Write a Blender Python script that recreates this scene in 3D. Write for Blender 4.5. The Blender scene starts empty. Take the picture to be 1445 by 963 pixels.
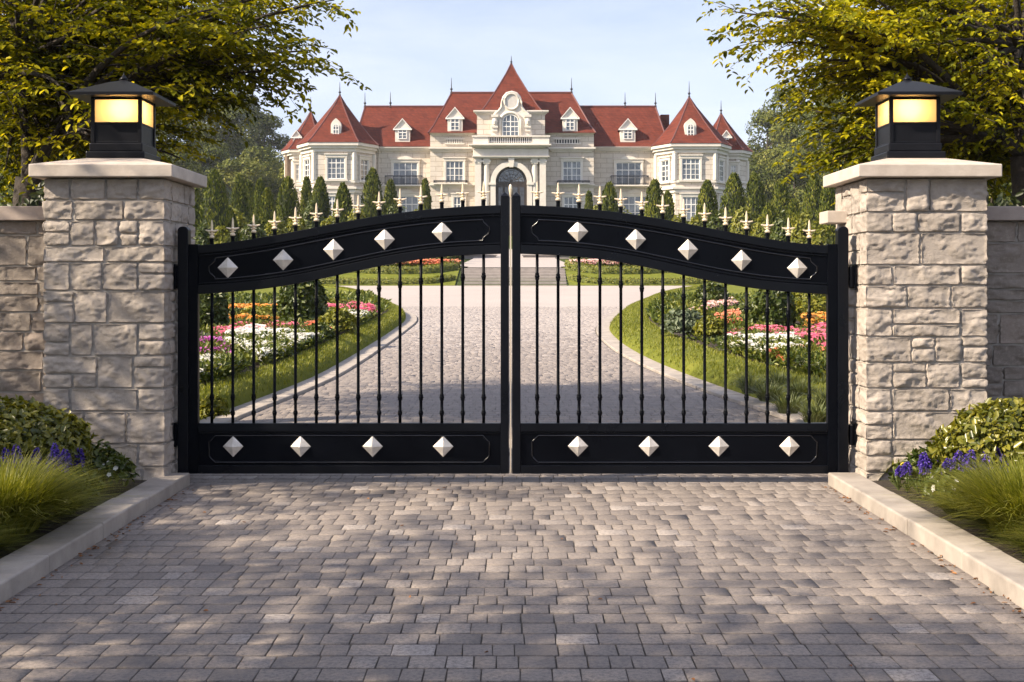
import bpy, math, random
import numpy as np
from mathutils import Matrix, Vector

random.seed(11)
rng = np.random.default_rng(11)
PI = math.pi
sc = bpy.context.scene
col = sc.collection

# ---------------------------------------------------------------- measured camera model
F = 1780.0          # focal length in photograph pixels (1445 wide)
CX, CY = 722.5, 400.0   # vertical plane through the gate centre, horizon row
CH = 1.515          # camera height
def PX(px, d): return (px - CX) * d / F
def PZ(py, d): return CH - (py - CY) * d / F

# ---------------------------------------------------------------- object helpers
WL = {}
def link(o, parent=None):
    col.objects.link(o)
    if parent is not None:
        o.parent = parent
    return o

def mesh_obj(name, V, Fc, mat, parent=None, loc=None, smooth=False, attr=None, bevel=0, mats=None, midx=None, seg=2):
    V = np.array(V, dtype=np.float64).reshape(-1, 3)
    if parent is not None:
        L = WL[parent.name]
    else:
        L = Vector(loc) if loc is not None else Vector((0, 0, 0))
    V = V - np.array(L)
    me = bpy.data.meshes.new(name)
    if isinstance(Fc, np.ndarray):
        n, k = Fc.shape
        me.vertices.add(len(V)); me.vertices.foreach_set('co', V.ravel().astype(np.float32))
        me.loops.add(n * k); me.loops.foreach_set('vertex_index', Fc.ravel().astype(np.int32))
        me.polygons.add(n)
        me.polygons.foreach_set('loop_start', np.arange(0, n * k, k, dtype=np.int32))
        me.update(calc_edges=True)
    else:
        me.from_pydata(V.tolist(), [], Fc)
        me.update()
    if smooth:
        me.polygons.foreach_set('use_smooth', np.ones(len(me.polygons), dtype=bool))
    for m in (mats or [mat]):
        me.materials.append(m)
    if midx is not None:
        me.polygons.foreach_set('material_index', np.asarray(midx, dtype=np.int32))
    if attr is not None:
        a = me.attributes.new('rnd', 'FLOAT', 'POINT')
        a.data.foreach_set('value', np.asarray(attr, dtype=np.float32))
    o = bpy.data.objects.new(name, me)
    link(o, parent)
    if parent is None:
        o.location = L
    WL[o.name] = L
    if bevel:
        b = o.modifiers.new('Bevel', 'BEVEL'); b.width = bevel; b.segments = seg
        b.limit_method = 'ANGLE'; b.angle_limit = math.radians(40)
    return o

def tag(o, label=None, cat=None, group=None, kind=None):
    if label: o['label'] = label
    if cat: o['category'] = cat
    if group: o['group'] = group
    if kind: o['kind'] = kind
    return o

def thing(name, loc, label, cat, group=None):
    o = bpy.data.objects.new(name, None)
    o.empty_display_size = 0.2
    link(o); o.location = loc; WL[o.name] = Vector(loc)
    return tag(o, label, cat, group)

def copy_tree(o, loc=None, parent=None, scale=None, rotz=None):
    c = o.copy(); col.objects.link(c)
    if parent is not None: c.parent = parent
    if loc is not None: c.location = loc; WL[c.name] = Vector(loc)
    if scale is not None: c.scale = scale
    if rotz is not None: c.rotation_euler = (0, 0, rotz)
    for ch in [x for x in list(col.objects) if x.parent == o]:
        copy_tree(ch, parent=c)
    return c

class MB:
    def __init__(s): s.V = []; s.F = []; s.n = 0; s.A = []
    def add(s, V, Fc, M=None, a=0.5):
        V = [Vector(v) for v in V]
        if M is not None: V = [M @ v for v in V]
        s.V += [tuple(v) for v in V]
        s.F += [tuple(i + s.n for i in f) for f in Fc]
        s.n += len(V); s.A += [a] * len(V)
    def box(s, x0, x1, y0, y1, z0, z1, M=None, a=0.5):
        s.add([(x0,y0,z0),(x1,y0,z0),(x1,y1,z0),(x0,y1,z0),(x0,y0,z1),(x1,y0,z1),(x1,y1,z1),(x0,y1,z1)],
              [(3,2,1,0),(4,5,6,7),(0,1,5,4),(1,2,6,5),(2,3,7,6),(3,0,4,7)], M, a)
    def prism(s, poly, y0, y1, M=None):
        """poly: (x,z) points, counter-clockwise seen from -Y; extruded y0->y1"""
        n = len(poly)
        V = [(x, y0, z) for x, z in poly] + [(x, y1, z) for x, z in poly]
        Fc = [tuple(range(n)), tuple(range(2*n-1, n-1, -1))]
        Fc += [(i, n+i, n+(i+1) % n, (i+1) % n) for i in range(n)]
        s.add(V, Fc, M)
    def column(s, plan, z0, z1, M=None, top=1.0):
        """plan: (x,y) points counter-clockwise from above"""
        n = len(plan)
        V = [(x, y, z0) for x, y in plan] + [(x, y, z1) for x, y in plan]
        Fc = [tuple(range(n-1, -1, -1)), tuple(range(n, 2*n))]
        Fc += [(i, (i+1) % n, n+(i+1) % n, n+i) for i in range(n)]
        s.add(V, Fc, M)
    def band(s, A, B, y0, y1):
        """rail between two (x,z) polylines A (upper) and B (lower)"""
        n = len(A)
        V = [(x, y0, z) for x, z in A] + [(x, y0, z) for x, z in B] + [(x, y1, z) for x, z in A] + [(x, y1, z) for x, z in B]
        Fc = []
        for i in range(n-1):
            Fc += [(n+i, n+i+1, i+1, i), (2*n+i, 2*n+i+1, 3*n+i+1, 3*n+i), (i, i+1, 2*n+i+1, 2*n+i), (3*n+i, 3*n+i+1, n+i+1, n+i)]
        Fc += [(0, 2*n, 3*n, n), (n-1, 2*n-1, 4*n-1, 3*n-1)]
        s.add(V, Fc)
    def tube(s, P, R, n=8, caps=True, M=None, closed=False):
        P = [Vector(p) for p in P]
        if not hasattr(R, '__len__'): R = [R] * len(P)
        V = []; m = len(P)
        up = Vector((0, 0, 1))
        for i, p in enumerate(P):
            if closed: t = P[(i+1) % m] - P[i-1]
            else: t = P[min(i+1, m-1)] - P[max(i-1, 0)]
            t.normalize()
            ref = up if abs(t.z) < 0.95 else Vector((0, 1, 0))
            u = t.cross(ref).normalized(); w = u.cross(t)
            for k in range(n):
                a = 2*PI*k/n
                V.append(p + (u*math.cos(a) + w*math.sin(a)) * R[i])
        Fc = []
        for i in range(m if closed else m-1):
            j = (i+1) % m
            for k in range(n):
                Fc.append((i*n+k, i*n+(k+1) % n, j*n+(k+1) % n, j*n+k))
        if caps and not closed:
            Fc.append(tuple(range(n-1, -1, -1))); Fc.append(tuple((m-1)*n+k for k in range(n)))
        s.add(V, Fc, M)
    def lathe(s, prof, cx, cy, n=12, M=None):
        V = []; Fc = []
        for r, z in prof:
            for k in range(n):
                a = 2*PI*k/n
                V.append((cx + r*math.cos(a), cy + r*math.sin(a), z))
        m = len(prof)
        for i in range(m-1):
            for k in range(n):
                Fc.append((i*n+k, i*n+(k+1) % n, (i+1)*n+(k+1) % n, (i+1)*n+k))
        Fc.append(tuple(range(n-1, -1, -1))); Fc.append(tuple((m-1)*n+k for k in range(n)))
        s.add(V, Fc, M)
    def build(s, name, mat, parent=None, bevel=0, smooth=False, loc=None, attr=False, seg=2):
        return mesh_obj(name, s.V, s.F, mat, parent, loc, smooth, bevel=bevel, attr=s.A if attr else None, seg=seg)

# ---------------------------------------------------------------- value noise (vectorised)
def _h(ix, iy, iz):
    h = (ix.astype(np.int64)*374761393 + iy.astype(np.int64)*668265263 + iz.astype(np.int64)*2147483647) & 0xffffffff
    h = ((h ^ (h >> 13)) * 1274126177) & 0xffffffff
    return ((h ^ (h >> 16)) & 0xffff) / 65535.0
def vnoise(P):
    P = np.asarray(P); I = np.floor(P); f = P - I; f = f*f*(3-2*f)
    x, y, z = I[:, 0], I[:, 1], I[:, 2]; fx, fy, fz = f[:, 0], f[:, 1], f[:, 2]
    r = 0
    for dx in (0, 1):
        for dy in (0, 1):
            for dz in (0, 1):
                w = (fx if dx else 1-fx)*(fy if dy else 1-fy)*(fz if dz else 1-fz)
                r = r + w*_h(x+dx, y+dy, z+dz)
    return r*2-1
def fbm(P, o=4):
    P = np.asarray(P, dtype=np.float64); r = 0; a = 1
    for i in range(o):
        r = r + a*vnoise(P*(2.03**i) + 17.3*i); a *= .5
    return r
def unit(v): return v / (np.linalg.norm(v, axis=1, keepdims=True) + 1e-9)
def smst(t): t = np.clip(t, 0, 1); return t*t*(3-2*t)

# ---------------------------------------------------------------- materials
def lin(r, g, b):
    f = lambda c: (c/255/12.92) if c/255 <= .04045 else ((c/255+.055)/1.055)**2.4
    return (f(r), f(g), f(b), 1)
def newmat(name):
    m = bpy.data.materials.new(name); m.use_nodes = True
    nt = m.node_tree; b = nt.nodes['Principled BSDF']
    return m, nt, b
def N(nt, t, **kw):
    n = nt.nodes.new(t)
    for k, v in kw.items():
        if k in n.inputs: n.inputs[k].default_value = v
        else: setattr(n, k, v)
    return n
def ramp(nt, fac, cols):
    r = N(nt, 'ShaderNodeValToRGB'); cr = r.color_ramp
    while len(cr.elements) < len(cols): cr.elements.new(0.5)
    for i, (p, c) in enumerate(cols):
        cr.elements[i].position = p; cr.elements[i].color = c if len(c) == 4 else (*c, 1)
    nt.links.new(fac, r.inputs[0])
    return r.outputs[0]
def mixc(nt, fac, a, b, mode='MIX'):
    m = N(nt, 'ShaderNodeMix', data_type='RGBA', blend_type=mode)
    for s, v in ((m.inputs[0], fac), (m.inputs[6], a), (m.inputs[7], b)):
        if hasattr(v, 'is_output'): nt.links.new(v, s)
        elif isinstance(v, (int, float)): s.default_value = v
        else: s.default_value = v if len(v) == 4 else (*v, 1)
    return m.outputs[2]
def noise(nt, scale, detail=5, rough=.6, vec=None, dist=0):
    n = N(nt, 'ShaderNodeTexNoise'); n.inputs['Scale'].default_value = scale
    n.inputs['Detail'].default_value = detail; n.inputs['Roughness'].default_value = rough
    n.inputs['Distortion'].default_value = dist
    if vec is None:
        tc = N(nt, 'ShaderNodeTexCoord'); vec = tc.outputs['Object']
    nt.links.new(vec, n.inputs['Vector'])
    return n.outputs['Fac']
def bump(nt, b, h, strength=.3, dist=.01, prev=None):
    n = N(nt, 'ShaderNodeBump'); n.inputs['Strength'].default_value = strength; n.inputs['Distance'].default_value = dist
    nt.links.new(h, n.inputs['Height'])
    if prev is not None: nt.links.new(prev, n.inputs['Normal'])
    nt.links.new(n.outputs[0], b.inputs['Normal'])
    return n.outputs[0]
def simple(name, c0, c1, scale=6, rough=.6, metal=0, bscale=40, bstr=.2, bdist=.004, useattr=None, spec=.5):
    m, nt, b = newmat(name)
    f = noise(nt, scale)
    c = ramp(nt, f, [(.3, c0), (.7, c1)])
    if useattr is not None:
        a = N(nt, 'ShaderNodeAttribute'); a.attribute_name = 'rnd'
        c2 = ramp(nt, a.outputs['Fac'], useattr)
        c = mixc(nt, 1.0, c, c2, 'MULTIPLY')
    nt.links.new(c, b.inputs['Base Color'])
    b.inputs['Roughness'].default_value = rough; b.inputs['Metallic'].default_value = metal
    b.inputs['Specular IOR Level'].default_value = spec
    if bstr: bump(nt, b, noise(nt, bscale, 6), bstr, bdist)
    return m
def leafmat(name, cols, transl=.35, rough=.45, tcol=None, spec=.4):
    m, nt, b = newmat(name)
    a = N(nt, 'ShaderNodeAttribute'); a.attribute_name = 'rnd'
    k = len(cols)
    c = ramp(nt, a.outputs['Fac'], [(i/(k-1), x) for i, x in enumerate(cols)])
    nt.links.new(c, b.inputs['Base Color'])
    b.inputs['Roughness'].default_value = rough; b.inputs['Specular IOR Level'].default_value = spec
    t = N(nt, 'ShaderNodeBsdfTranslucent')
    tc = mixc(nt, 1.0, c, tcol or (1.3, 1.25, .6, 1), 'MULTIPLY')
    nt.links.new(tc, t.inputs['Color'])
    mx = N(nt, 'ShaderNodeMixShader'); mx.inputs[0].default_value = transl
    nt.links.new(b.outputs[0], mx.inputs[1]); nt.links.new(t.outputs[0], mx.inputs[2])
    nt.links.new(mx.outputs[0], nt.nodes['Material Output'].inputs['Surface'])
    return m

# ---------------------------------------------------------------- leaves
class Leaves:
    def __init__(s): s.p = []; s.d = []; s.n = []; s.l = []; s.w = []; s.r = []
    def add(s, p, d, n, l, w, r):
        k = len(p)
        s.p.append(np.asarray(p)); s.d.append(np.asarray(d)); s.n.append(np.asarray(n))
        s.l.append(np.broadcast_to(l, k)); s.w.append(np.broadcast_to(w, k)); s.r.append(np.broadcast_to(r, k))
    def arrays(s, fold=.18, droop=.12):
        p = np.concatenate(s.p); d = unit(np.concatenate(s.d)); n = np.concatenate(s.n)
        l = np.concatenate(s.l)[:, None]; w = np.concatenate(s.w)[:, None]; r = np.concatenate(s.r)
        side = unit(np.cross(d, n)); n = np.cross(side, d)
        f = n*w*fold
        v = np.stack([p,
                      p + d*l*.28 + side*w*.42 + f, p + d*l*.68 + side*w*.40 + f - n*l*droop*.4,
                      p + d*l - n*l*droop,
                      p + d*l*.68 - side*w*.40 + f - n*l*droop*.4, p + d*l*.28 - side*w*.42 + f], axis=1).reshape(-1, 3)
        b = (np.arange(len(p))*6)[:, None]
        fc = np.concatenate([b + np.array([0, 1, 2, 3]), b + np.array([0, 3, 4, 5])], axis=1).reshape(-1, 4)
        return v, fc, np.repeat(r, 6)
def rsph(n, zmin=-1):
    z = rng.uniform(zmin, 1, n); a = rng.uniform(0, 2*PI, n); r = np.sqrt(1-z*z)
    return np.stack([r*np.cos(a), r*np.sin(a), z], 1)

# ---------------------------------------------------------------- terrain profile
YS = [-60, 11, 60, 66, 100, 138, 175, 260, 420, 700]
ZS = [0, 0, 1.30, 2.26, 3.42, 6.8, 7.2, 8, 9, 9]
def gz(x, y):
    x = np.asarray(x, float); y = np.asarray(y, float)
    z = np.interp(y, YS, ZS)
    hill = 19*smst((np.abs(x) - 26)/34)*smst((y - 150)/75)
    return z + hill
def ground_pt(px, py, h=.28):
    """ground point under a photograph pixel on the gentle slope behind the gate, h above the drive"""
    d = F*(CH + .0265*11 - h)/((py - CY) + F*.0265)
    return PX(px, d), d
LP = [(9.4,-2.45),(10.4,-2.75),(11.5,-3.02),(13.2,-2.94),(15.4,-2.69),(17.4,-2.50),(20,-2.41),(23.1,-2.37),(28,-2.35),(32.2,-2.42),(34.5,-2.65),(37,-3.1),(42,-4.0),(48,-5.3),(54,-7.2),(58,-9.2),(61,-12.5)]
RP = [(9.4,2.42),(10.4,2.8),(11.5,3.06),(13.5,2.90),(15.4,2.56),(18.2,2.17),(21.8,1.87),(25.3,1.80),(28,1.87),(31.8,2.28),(34.3,2.65),(37,3.05),(42,4.05),(48,5.3),(54,7.2),(58,9.0),(61,12.5)]
def smooth_path(P, n=160):
    P = np.array(P); t = np.concatenate([[0], np.cumsum(np.linalg.norm(np.diff(P, axis=0), axis=1))])
    # Catmull-Rom via finite tangents
    m = np.gradient(P, t, axis=0)
    u = np.linspace(0, t[-1], n); i = np.clip(np.searchsorted(t, u, side='right')-1, 0, len(t)-2)
    h = (t[i+1]-t[i])[:, None]; s = ((u-t[i])/(t[i+1]-t[i]))[:, None]
    return ((2*s**3-3*s**2+1)*P[i] + (s**3-2*s**2+s)*h*m[i] + (-2*s**3+3*s**2)*P[i+1] + (s**3-s**2)*h*m[i+1])
LPS = smooth_path(LP); RPS = smooth_path(RP)
def leftx(d): return np.interp(d, LPS[:, 0], LPS[:, 1])
def rightx(d): return np.interp(d, RPS[:, 0], RPS[:, 1])
def offset(P, off, sgn):
    t = np.gradient(P, axis=0); t /= np.linalg.norm(t, axis=1, keepdims=True)
    n = np.stack([-t[:, 1], t[:, 0]], 1)*sgn   # (d,x) normal
    return P + n*off
# ---------------------------------------------------------------- materials of the entrance
M = {}
def make_stone(name, c0, c1, c2):
    m, nt, b = newmat(name)
    a = N(nt, 'ShaderNodeAttribute'); a.attribute_name = 'rnd'
    base = ramp(nt, a.outputs['Fac'], [(0, c0), (.5, c1), (1, c2)])
    f = noise(nt, 9, 6, .65)
    base = mixc(nt, ramp(nt, f, [(.42, (0, 0, 0)), (.72, (.55, .55, .55))]), base, (.22, .19, .165, 1))
    f3 = noise(nt, 30, 5, .7)
    base = mixc(nt, ramp(nt, f3, [(.5, (0, 0, 0)), (.75, (.5, .5, .5))]), base, (.50, .44, .38, 1))
    nt.links.new(base, b.inputs['Base Color']); b.inputs['Roughness'].default_value = .85
    b.inputs['Specular IOR Level'].default_value = .25
    p = bump(nt, b, noise(nt, 42, 10, .78), .8, .012)
    return m
M['stone'] = make_stone('pillar_limestone', (.36,.315,.278), (.435,.38,.335), (.485,.425,.375))
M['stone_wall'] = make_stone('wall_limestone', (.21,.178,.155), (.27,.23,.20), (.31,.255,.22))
M['mortar'] = simple('mortar', (.30,.275,.25), (.40,.37,.34), 20, .9, 0, 120, .4, .004)
M['cap'] = simple('cap_stone', (.42,.36,.31), (.56,.49,.43), 7, .8, 0, 60, .35, .004)
M['coping'] = simple('coping_stone', (.30,.24,.21), (.40,.33,.29), 7, .8, 0, 60, .35, .004)
M['kerb'] = simple('kerb_stone', (.25,.22,.195), (.42,.37,.325), 4, .85, 0, 70, .4, .004)
M['black'] = simple('black_gate_paint', (.0018,.0024,.0044), (.0028,.0036,.0062), 3, .36, 0, 220, .035, .001, spec=.07)
M['lampblack'] = simple('black_lantern_metal', (.006,.0065,.009), (.010,.0105,.014), 3, .36, 0, 220, .06, .001, spec=.18)
M['blackedge'] = simple('black_gate_frame', (.0022,.003,.0055), (.0034,.0044,.0075), 3, .28, 0, 220, .03, .001, spec=.18)
M['blacktrim'] = simple('black_gate_bead', (.004,.005,.009), (.006,.007,.012), 3, .22, 0, 220, .03, .001, spec=.55)
for k_ in ('black', 'blackedge'):
    nt_ = M[k_].node_tree; b_ = nt_.nodes['Principled BSDF']
    r0 = ramp(nt_, noise(nt_, 2.2, 8, .7, dist=1.0), [(.35, (.24, .24, .24)), (.7, (.52, .52, .52))]); nt_.links.new(r0, b_.inputs['Roughness'])
M['silver'] = simple('pewter_stud', (.56,.52,.46), (.80,.75,.69), 22, .45, .15, 60, .04, .001)
M['gold'] = simple('pale_gold', (.82,.68,.49), (.92,.78,.58), 60, .36, .35, 150, .15, .002)

# ---------------------------------------------------------------- rough stone blocks
def block_verts(x0, x1, y0, y1, z0, z1, faces, step, amp, seed):
    """rounded block with chiselled faces. faces: letters of sides to model (f b l r t d)"""
    r_ = np.random.default_rng(seed)
    c = np.array([(x0+x1)/2, (y0+y1)/2, (z0+z1)/2]); hs = np.array([(x1-x0)/2, (y1-y0)/2, (z1-z0)/2])
    rad = min(.015, hs.min()*.6)
    planes = {}
    for f in 'fblr':
        k = 7
        planes[f] = (r_.uniform(-.30, .30, k), r_.uniform(-.42, .42, k), r_.uniform(.0, .022, k)+.002)
    Vs = []; Fs = []; n = 0
    ax = {'f': (0, 2, 1, -1), 'b': (0, 2, 1, 1), 'l': (1, 2, 0, -1), 'r': (1, 2, 0, 1), 't': (0, 1, 2, 1), 'd': (0, 1, 2, -1)}
    for f in faces:
        u, v, w, sg = ax[f]
        if f in 'td': stp = step*2
        else: stp = step
        nu = max(3, int(2*hs[u]/stp)+1); nv = max(3, int(2*hs[v]/stp)+1)
        gu, gv = np.meshgrid(np.linspace(-1, 1, nu), np.linspace(-1, 1, nv), indexing='ij')
        P = np.zeros((nu*nv, 3)); P[:, u] = gu.ravel()*hs[u]; P[:, v] = gv.ravel()*hs[v]; P[:, w] = sg*hs[w]
        inner = np.clip(P, -(hs-rad), hs-rad); dv = P-inner
        nl = np.linalg.norm(dv, axis=1, keepdims=True)+1e-9
        nd = dv/nl
        Q = inner + nd*rad
        W = Q + c + seed % 97
        rg = 1-np.abs(fbm(W*np.array([9, 9, 24.])+5, 3))*1.6
        h = fbm(W*np.array([6, 6, 10.]), 2)*.28 + np.clip(rg, -.6, 1)*.62 - .2 + fbm(W*np.array([30, 30, 62.])+9, 3)*.34
        if f in 'fblr':
            a_, b_, c_ = planes[f]
            hp = np.min(P[:, [u]]*a_ + P[:, [v]]*b_ + c_, axis=1)
            hp = np.clip(hp*.6, -.018, .02)
            edge = np.minimum(1, np.minimum(hs[u]-np.abs(P[:, u]), hs[v]-np.abs(P[:, v]))/.028)
            hh = np.maximum(h*amp + hp*(.25+.75*edge), -.012)
        else: hh = np.maximum(h*amp, -.009)
        nd2 = nd*np.array([1, 1, .25])
        Q = Q + nd2*hh[:, None]
        idx = np.arange(nu*nv).reshape(nu, nv)
        q = np.stack([idx[:-1, :-1], idx[1:, :-1], idx[1:, 1:], idx[:-1, 1:]], -1).reshape(-1, 4)
        flip = {'f': False, 'b': True, 'l': True, 'r': False, 't': False, 'd': True}[f]
        if flip: q = q[:, ::-1]
        Vs.append(Q+c); Fs.append(q+n); n += len(Q)
    return np.concatenate(Vs), np.concatenate(Fs)

def courses(z0, z1, seed):
    r_ = random.Random(seed); hs = []
    z = z0
    while z < z1-.02:
        h = r_.choice([.12, .15, .17, .19, .21, .24])
        if z1-(z+h) < .10: h = z1-z
        if h > .29: hs += [h/2, h/2]
        else: hs.append(h)
        z += h
    return hs
def split(a, b, r_, lo=.16, hi=.46):
    out = [a]
    while out[-1] < b-.001:
        w = r_.uniform(lo, hi)
        if b-(out[-1]+w) < lo*.8: w = b-out[-1]
        out.append(out[-1]+w)
    return list(zip(out[:-1], out[1:]))
G = .005
def sub_blocks(a, b, z0, z1, r_):
    """split one course cell, now and then into two thin stones or one stone with a sliver"""
    if z1-z0 > .185 and r_.random() < .38:
        t = r_.uniform(.35, .65); zm = z0+(z1-z0)*t
        if b-a > .3 and r_.random() < .6:
            m = a+(b-a)*r_.uniform(.35, .65)
            return [(a, m, z0, zm), (m, b, z0, zm), (a, b, zm, z1)]
        return [(a, b, z0, zm), (a, b, zm, z1)]
    return [(a, b, z0, z1)]
def gather(lst):
    V = []; Fc = []; A = []; n = 0
    for (v, f, a) in lst:
        V.append(v); Fc.append(f+n); A.append(np.full(len(v), a)); n += len(v)
    return np.concatenate(V), np.concatenate(Fc), np.concatenate(A)

def pillar(cx, seed, label):
    yf, w, zt = 9.3, .90, 2.292
    x0, x1, y0, y1 = cx-w/2, cx+w/2, yf, yf+w
    t = thing('stone_pillar', (cx, yf+w/2, 0), label, 'pillar', 'stone gate pillars')
    r_ = random.Random(seed); L = []; z = -.05; T = .2; k = 0; ins = .006
    for h in courses(z, zt, seed):
        za, zb = z, z+h; z = zb; k += 1
        full = k % 2
        fx = (x0, x1) if full else (x0+T, x1-T)
        sy = (y0+T, y1-T) if full else (y0, y1)
        cells = []
        for side, yy in (('f', (y0, y0+T)), ('b', (y1-T, y1))):
            for a, b in split(*fx, r_):
                for (p, q, s0, s1) in sub_blocks(a, b, za, zb, r_):
                    cells.append((p, q, *yy, s0, s1, side))
        for side, xx in (('l', (x0, x0+T)), ('r', (x1-T, x1))):
            for a, b in split(*sy, r_):
                for (p, q, s0, s1) in sub_blocks(a, b, za, zb, r_):
                    cells.append((*xx, p, q, s0, s1, side))
        for (a, b, c, d, s0, s1, side) in cells:
            step = .034 if side == 'b' else .0105
            fs = side+'td'
            if side == 'f': fs = 'flrtd'
            elif side in 'lr': fs = side+'fbtd'
            elif side == 'b': fs = 'blrtd'
            v, f = block_verts(a+G*(a > x0+.01), b-G*(b < x1-.01), c+G*(c > y0+.01), d-G*(d < y1-.01), s0+G, s1-G, fs, step, .012, r_.randrange(10**6))
            L.append((v, f, min(1, max(0, r_.gauss(.5, .28)))))
    V, Fc, A = gather(L)
    shaft = mesh_obj('stone_shaft', V, Fc, M['stone'], t, smooth=True, attr=A)
    m = MB(); m.box(x0+.017, x1-.017, y0+.017, y1-.017, -.05, zt-.004)
    m.build('mortar_core', M['mortar'], t)
    # cap: slab with a low pyramidal top
    o = .077
    a0, a1, b0, b1 = x0-o, x1+o, y0-o, y1+o
    zb, ze, zp = 2.294, 2.386, 2.462
    i = .24
    V = [(a0,b0,zb),(a1,b0,zb),(a1,b1,zb),(a0,b1,zb),(a0,b0,ze),(a1,b0,ze),(a1,b1,ze),(a0,b1,ze),
         (x0+i,y0+i,zp),(x1-i,y0+i,zp),(x1-i,y1-i,zp),(x0+i,y1-i,zp)]
    Fc = [(3,2,1,0),(0,1,5,4),(1,2,6,5),(2,3,7,6),(3,0,4,7),(4,5,9,8),(5,6,10,9),(6,7,11,10),(7,4,8,11),(8,9,10,11)]
    mesh_obj('cap', V, Fc, M['cap'], t, bevel=.007)
    return t

PL_CX, PR_CX = -3.01, 3.06
pl = pillar(PL_CX, 5, 'stone gate pillar left of the gate, mostly in soft shade, carrying a lit lantern')
pr = pillar(PR_CX, 23, 'stone gate pillar right of the gate, its face towards the drive bright with sun')
m = MB(); m.box(2.465, 2.63, 9.86, 10.12, PZ(316, 10), PZ(299, 10))
m.build('ledge_stone', M['cap'], pr, bevel=.006)

def garden_wall(xa, xb, seed, label):
    yf = 9.78; zt = 2.0
    t = thing('stone_wall', ((xa+xb)/2, yf, 0), label, 'wall', 'stone boundary walls')
    r_ = random.Random(seed); L = []; z = -.05
    for h in courses(z, zt, seed+1):
        za, zb = z, z+h; z = zb
        for a, b in split(xa, xb, r_, .2, .6):
            for (p, q, s0, s1) in sub_blocks(a, b, za, zb, r_):
                v, f = block_verts(p+G, q-G, yf, yf+.15, s0+G, s1-G, 'flrtd', .014 if abs(p) < 4.4 else .04, .0155, r_.randrange(10**6))
                L.append((v, f, min(1, max(0, r_.gauss(.5, .3)))))
    V, Fc, A = gather(L)
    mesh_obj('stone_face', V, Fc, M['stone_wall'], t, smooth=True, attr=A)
    m = MB(); m.box(xa, xb, yf+.017, yf+.36, -.05, zt-.003); m.build('mortar_core', M['mortar'], t)
    m = MB()
    for i in range(6):
        p = xa+(xb-xa)*i/6; q = xa+(xb-xa)*(i+1)/6
        m.box(p+.002, q-.002, yf-.05, yf+.43, zt, zt+.11)
    m.build('coping', M['coping'], t, bevel=.006)
    return t
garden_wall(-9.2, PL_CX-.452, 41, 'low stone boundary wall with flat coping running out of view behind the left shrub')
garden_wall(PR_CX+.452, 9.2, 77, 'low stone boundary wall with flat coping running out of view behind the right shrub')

# ---------------------------------------------------------------- lanterns
m_, nt, b = newmat('lantern_frosted_glass')
b.inputs['Base Color'].default_value = (.4, .32, .2, 1); b.inputs['Roughness'].default_value = .4
t_ = N(nt, 'ShaderNodeBsdfTranslucent'); t_.inputs['Color'].default_value = (.62, .50, .32, 1)
mx = N(nt, 'ShaderNodeMixShader'); mx.inputs[0].default_value = .85
nt.links.new(b.outputs[0], mx.inputs[1]); nt.links.new(t_.outputs[0], mx.inputs[2])
em = N(nt, 'ShaderNodeEmission'); em.inputs['Color'].default_value = (1, .66, .30, 1); em.inputs['Strength'].default_value = .10
ad = N(nt, 'ShaderNodeAddShader'); nt.links.new(mx.outputs[0], ad.inputs[0]); nt.links.new(em.outputs[0], ad.inputs[1])
nt.links.new(ad.outputs[0], nt.nodes['Material Output'].inputs['Surface'])
M['lampglass'] = m_
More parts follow.
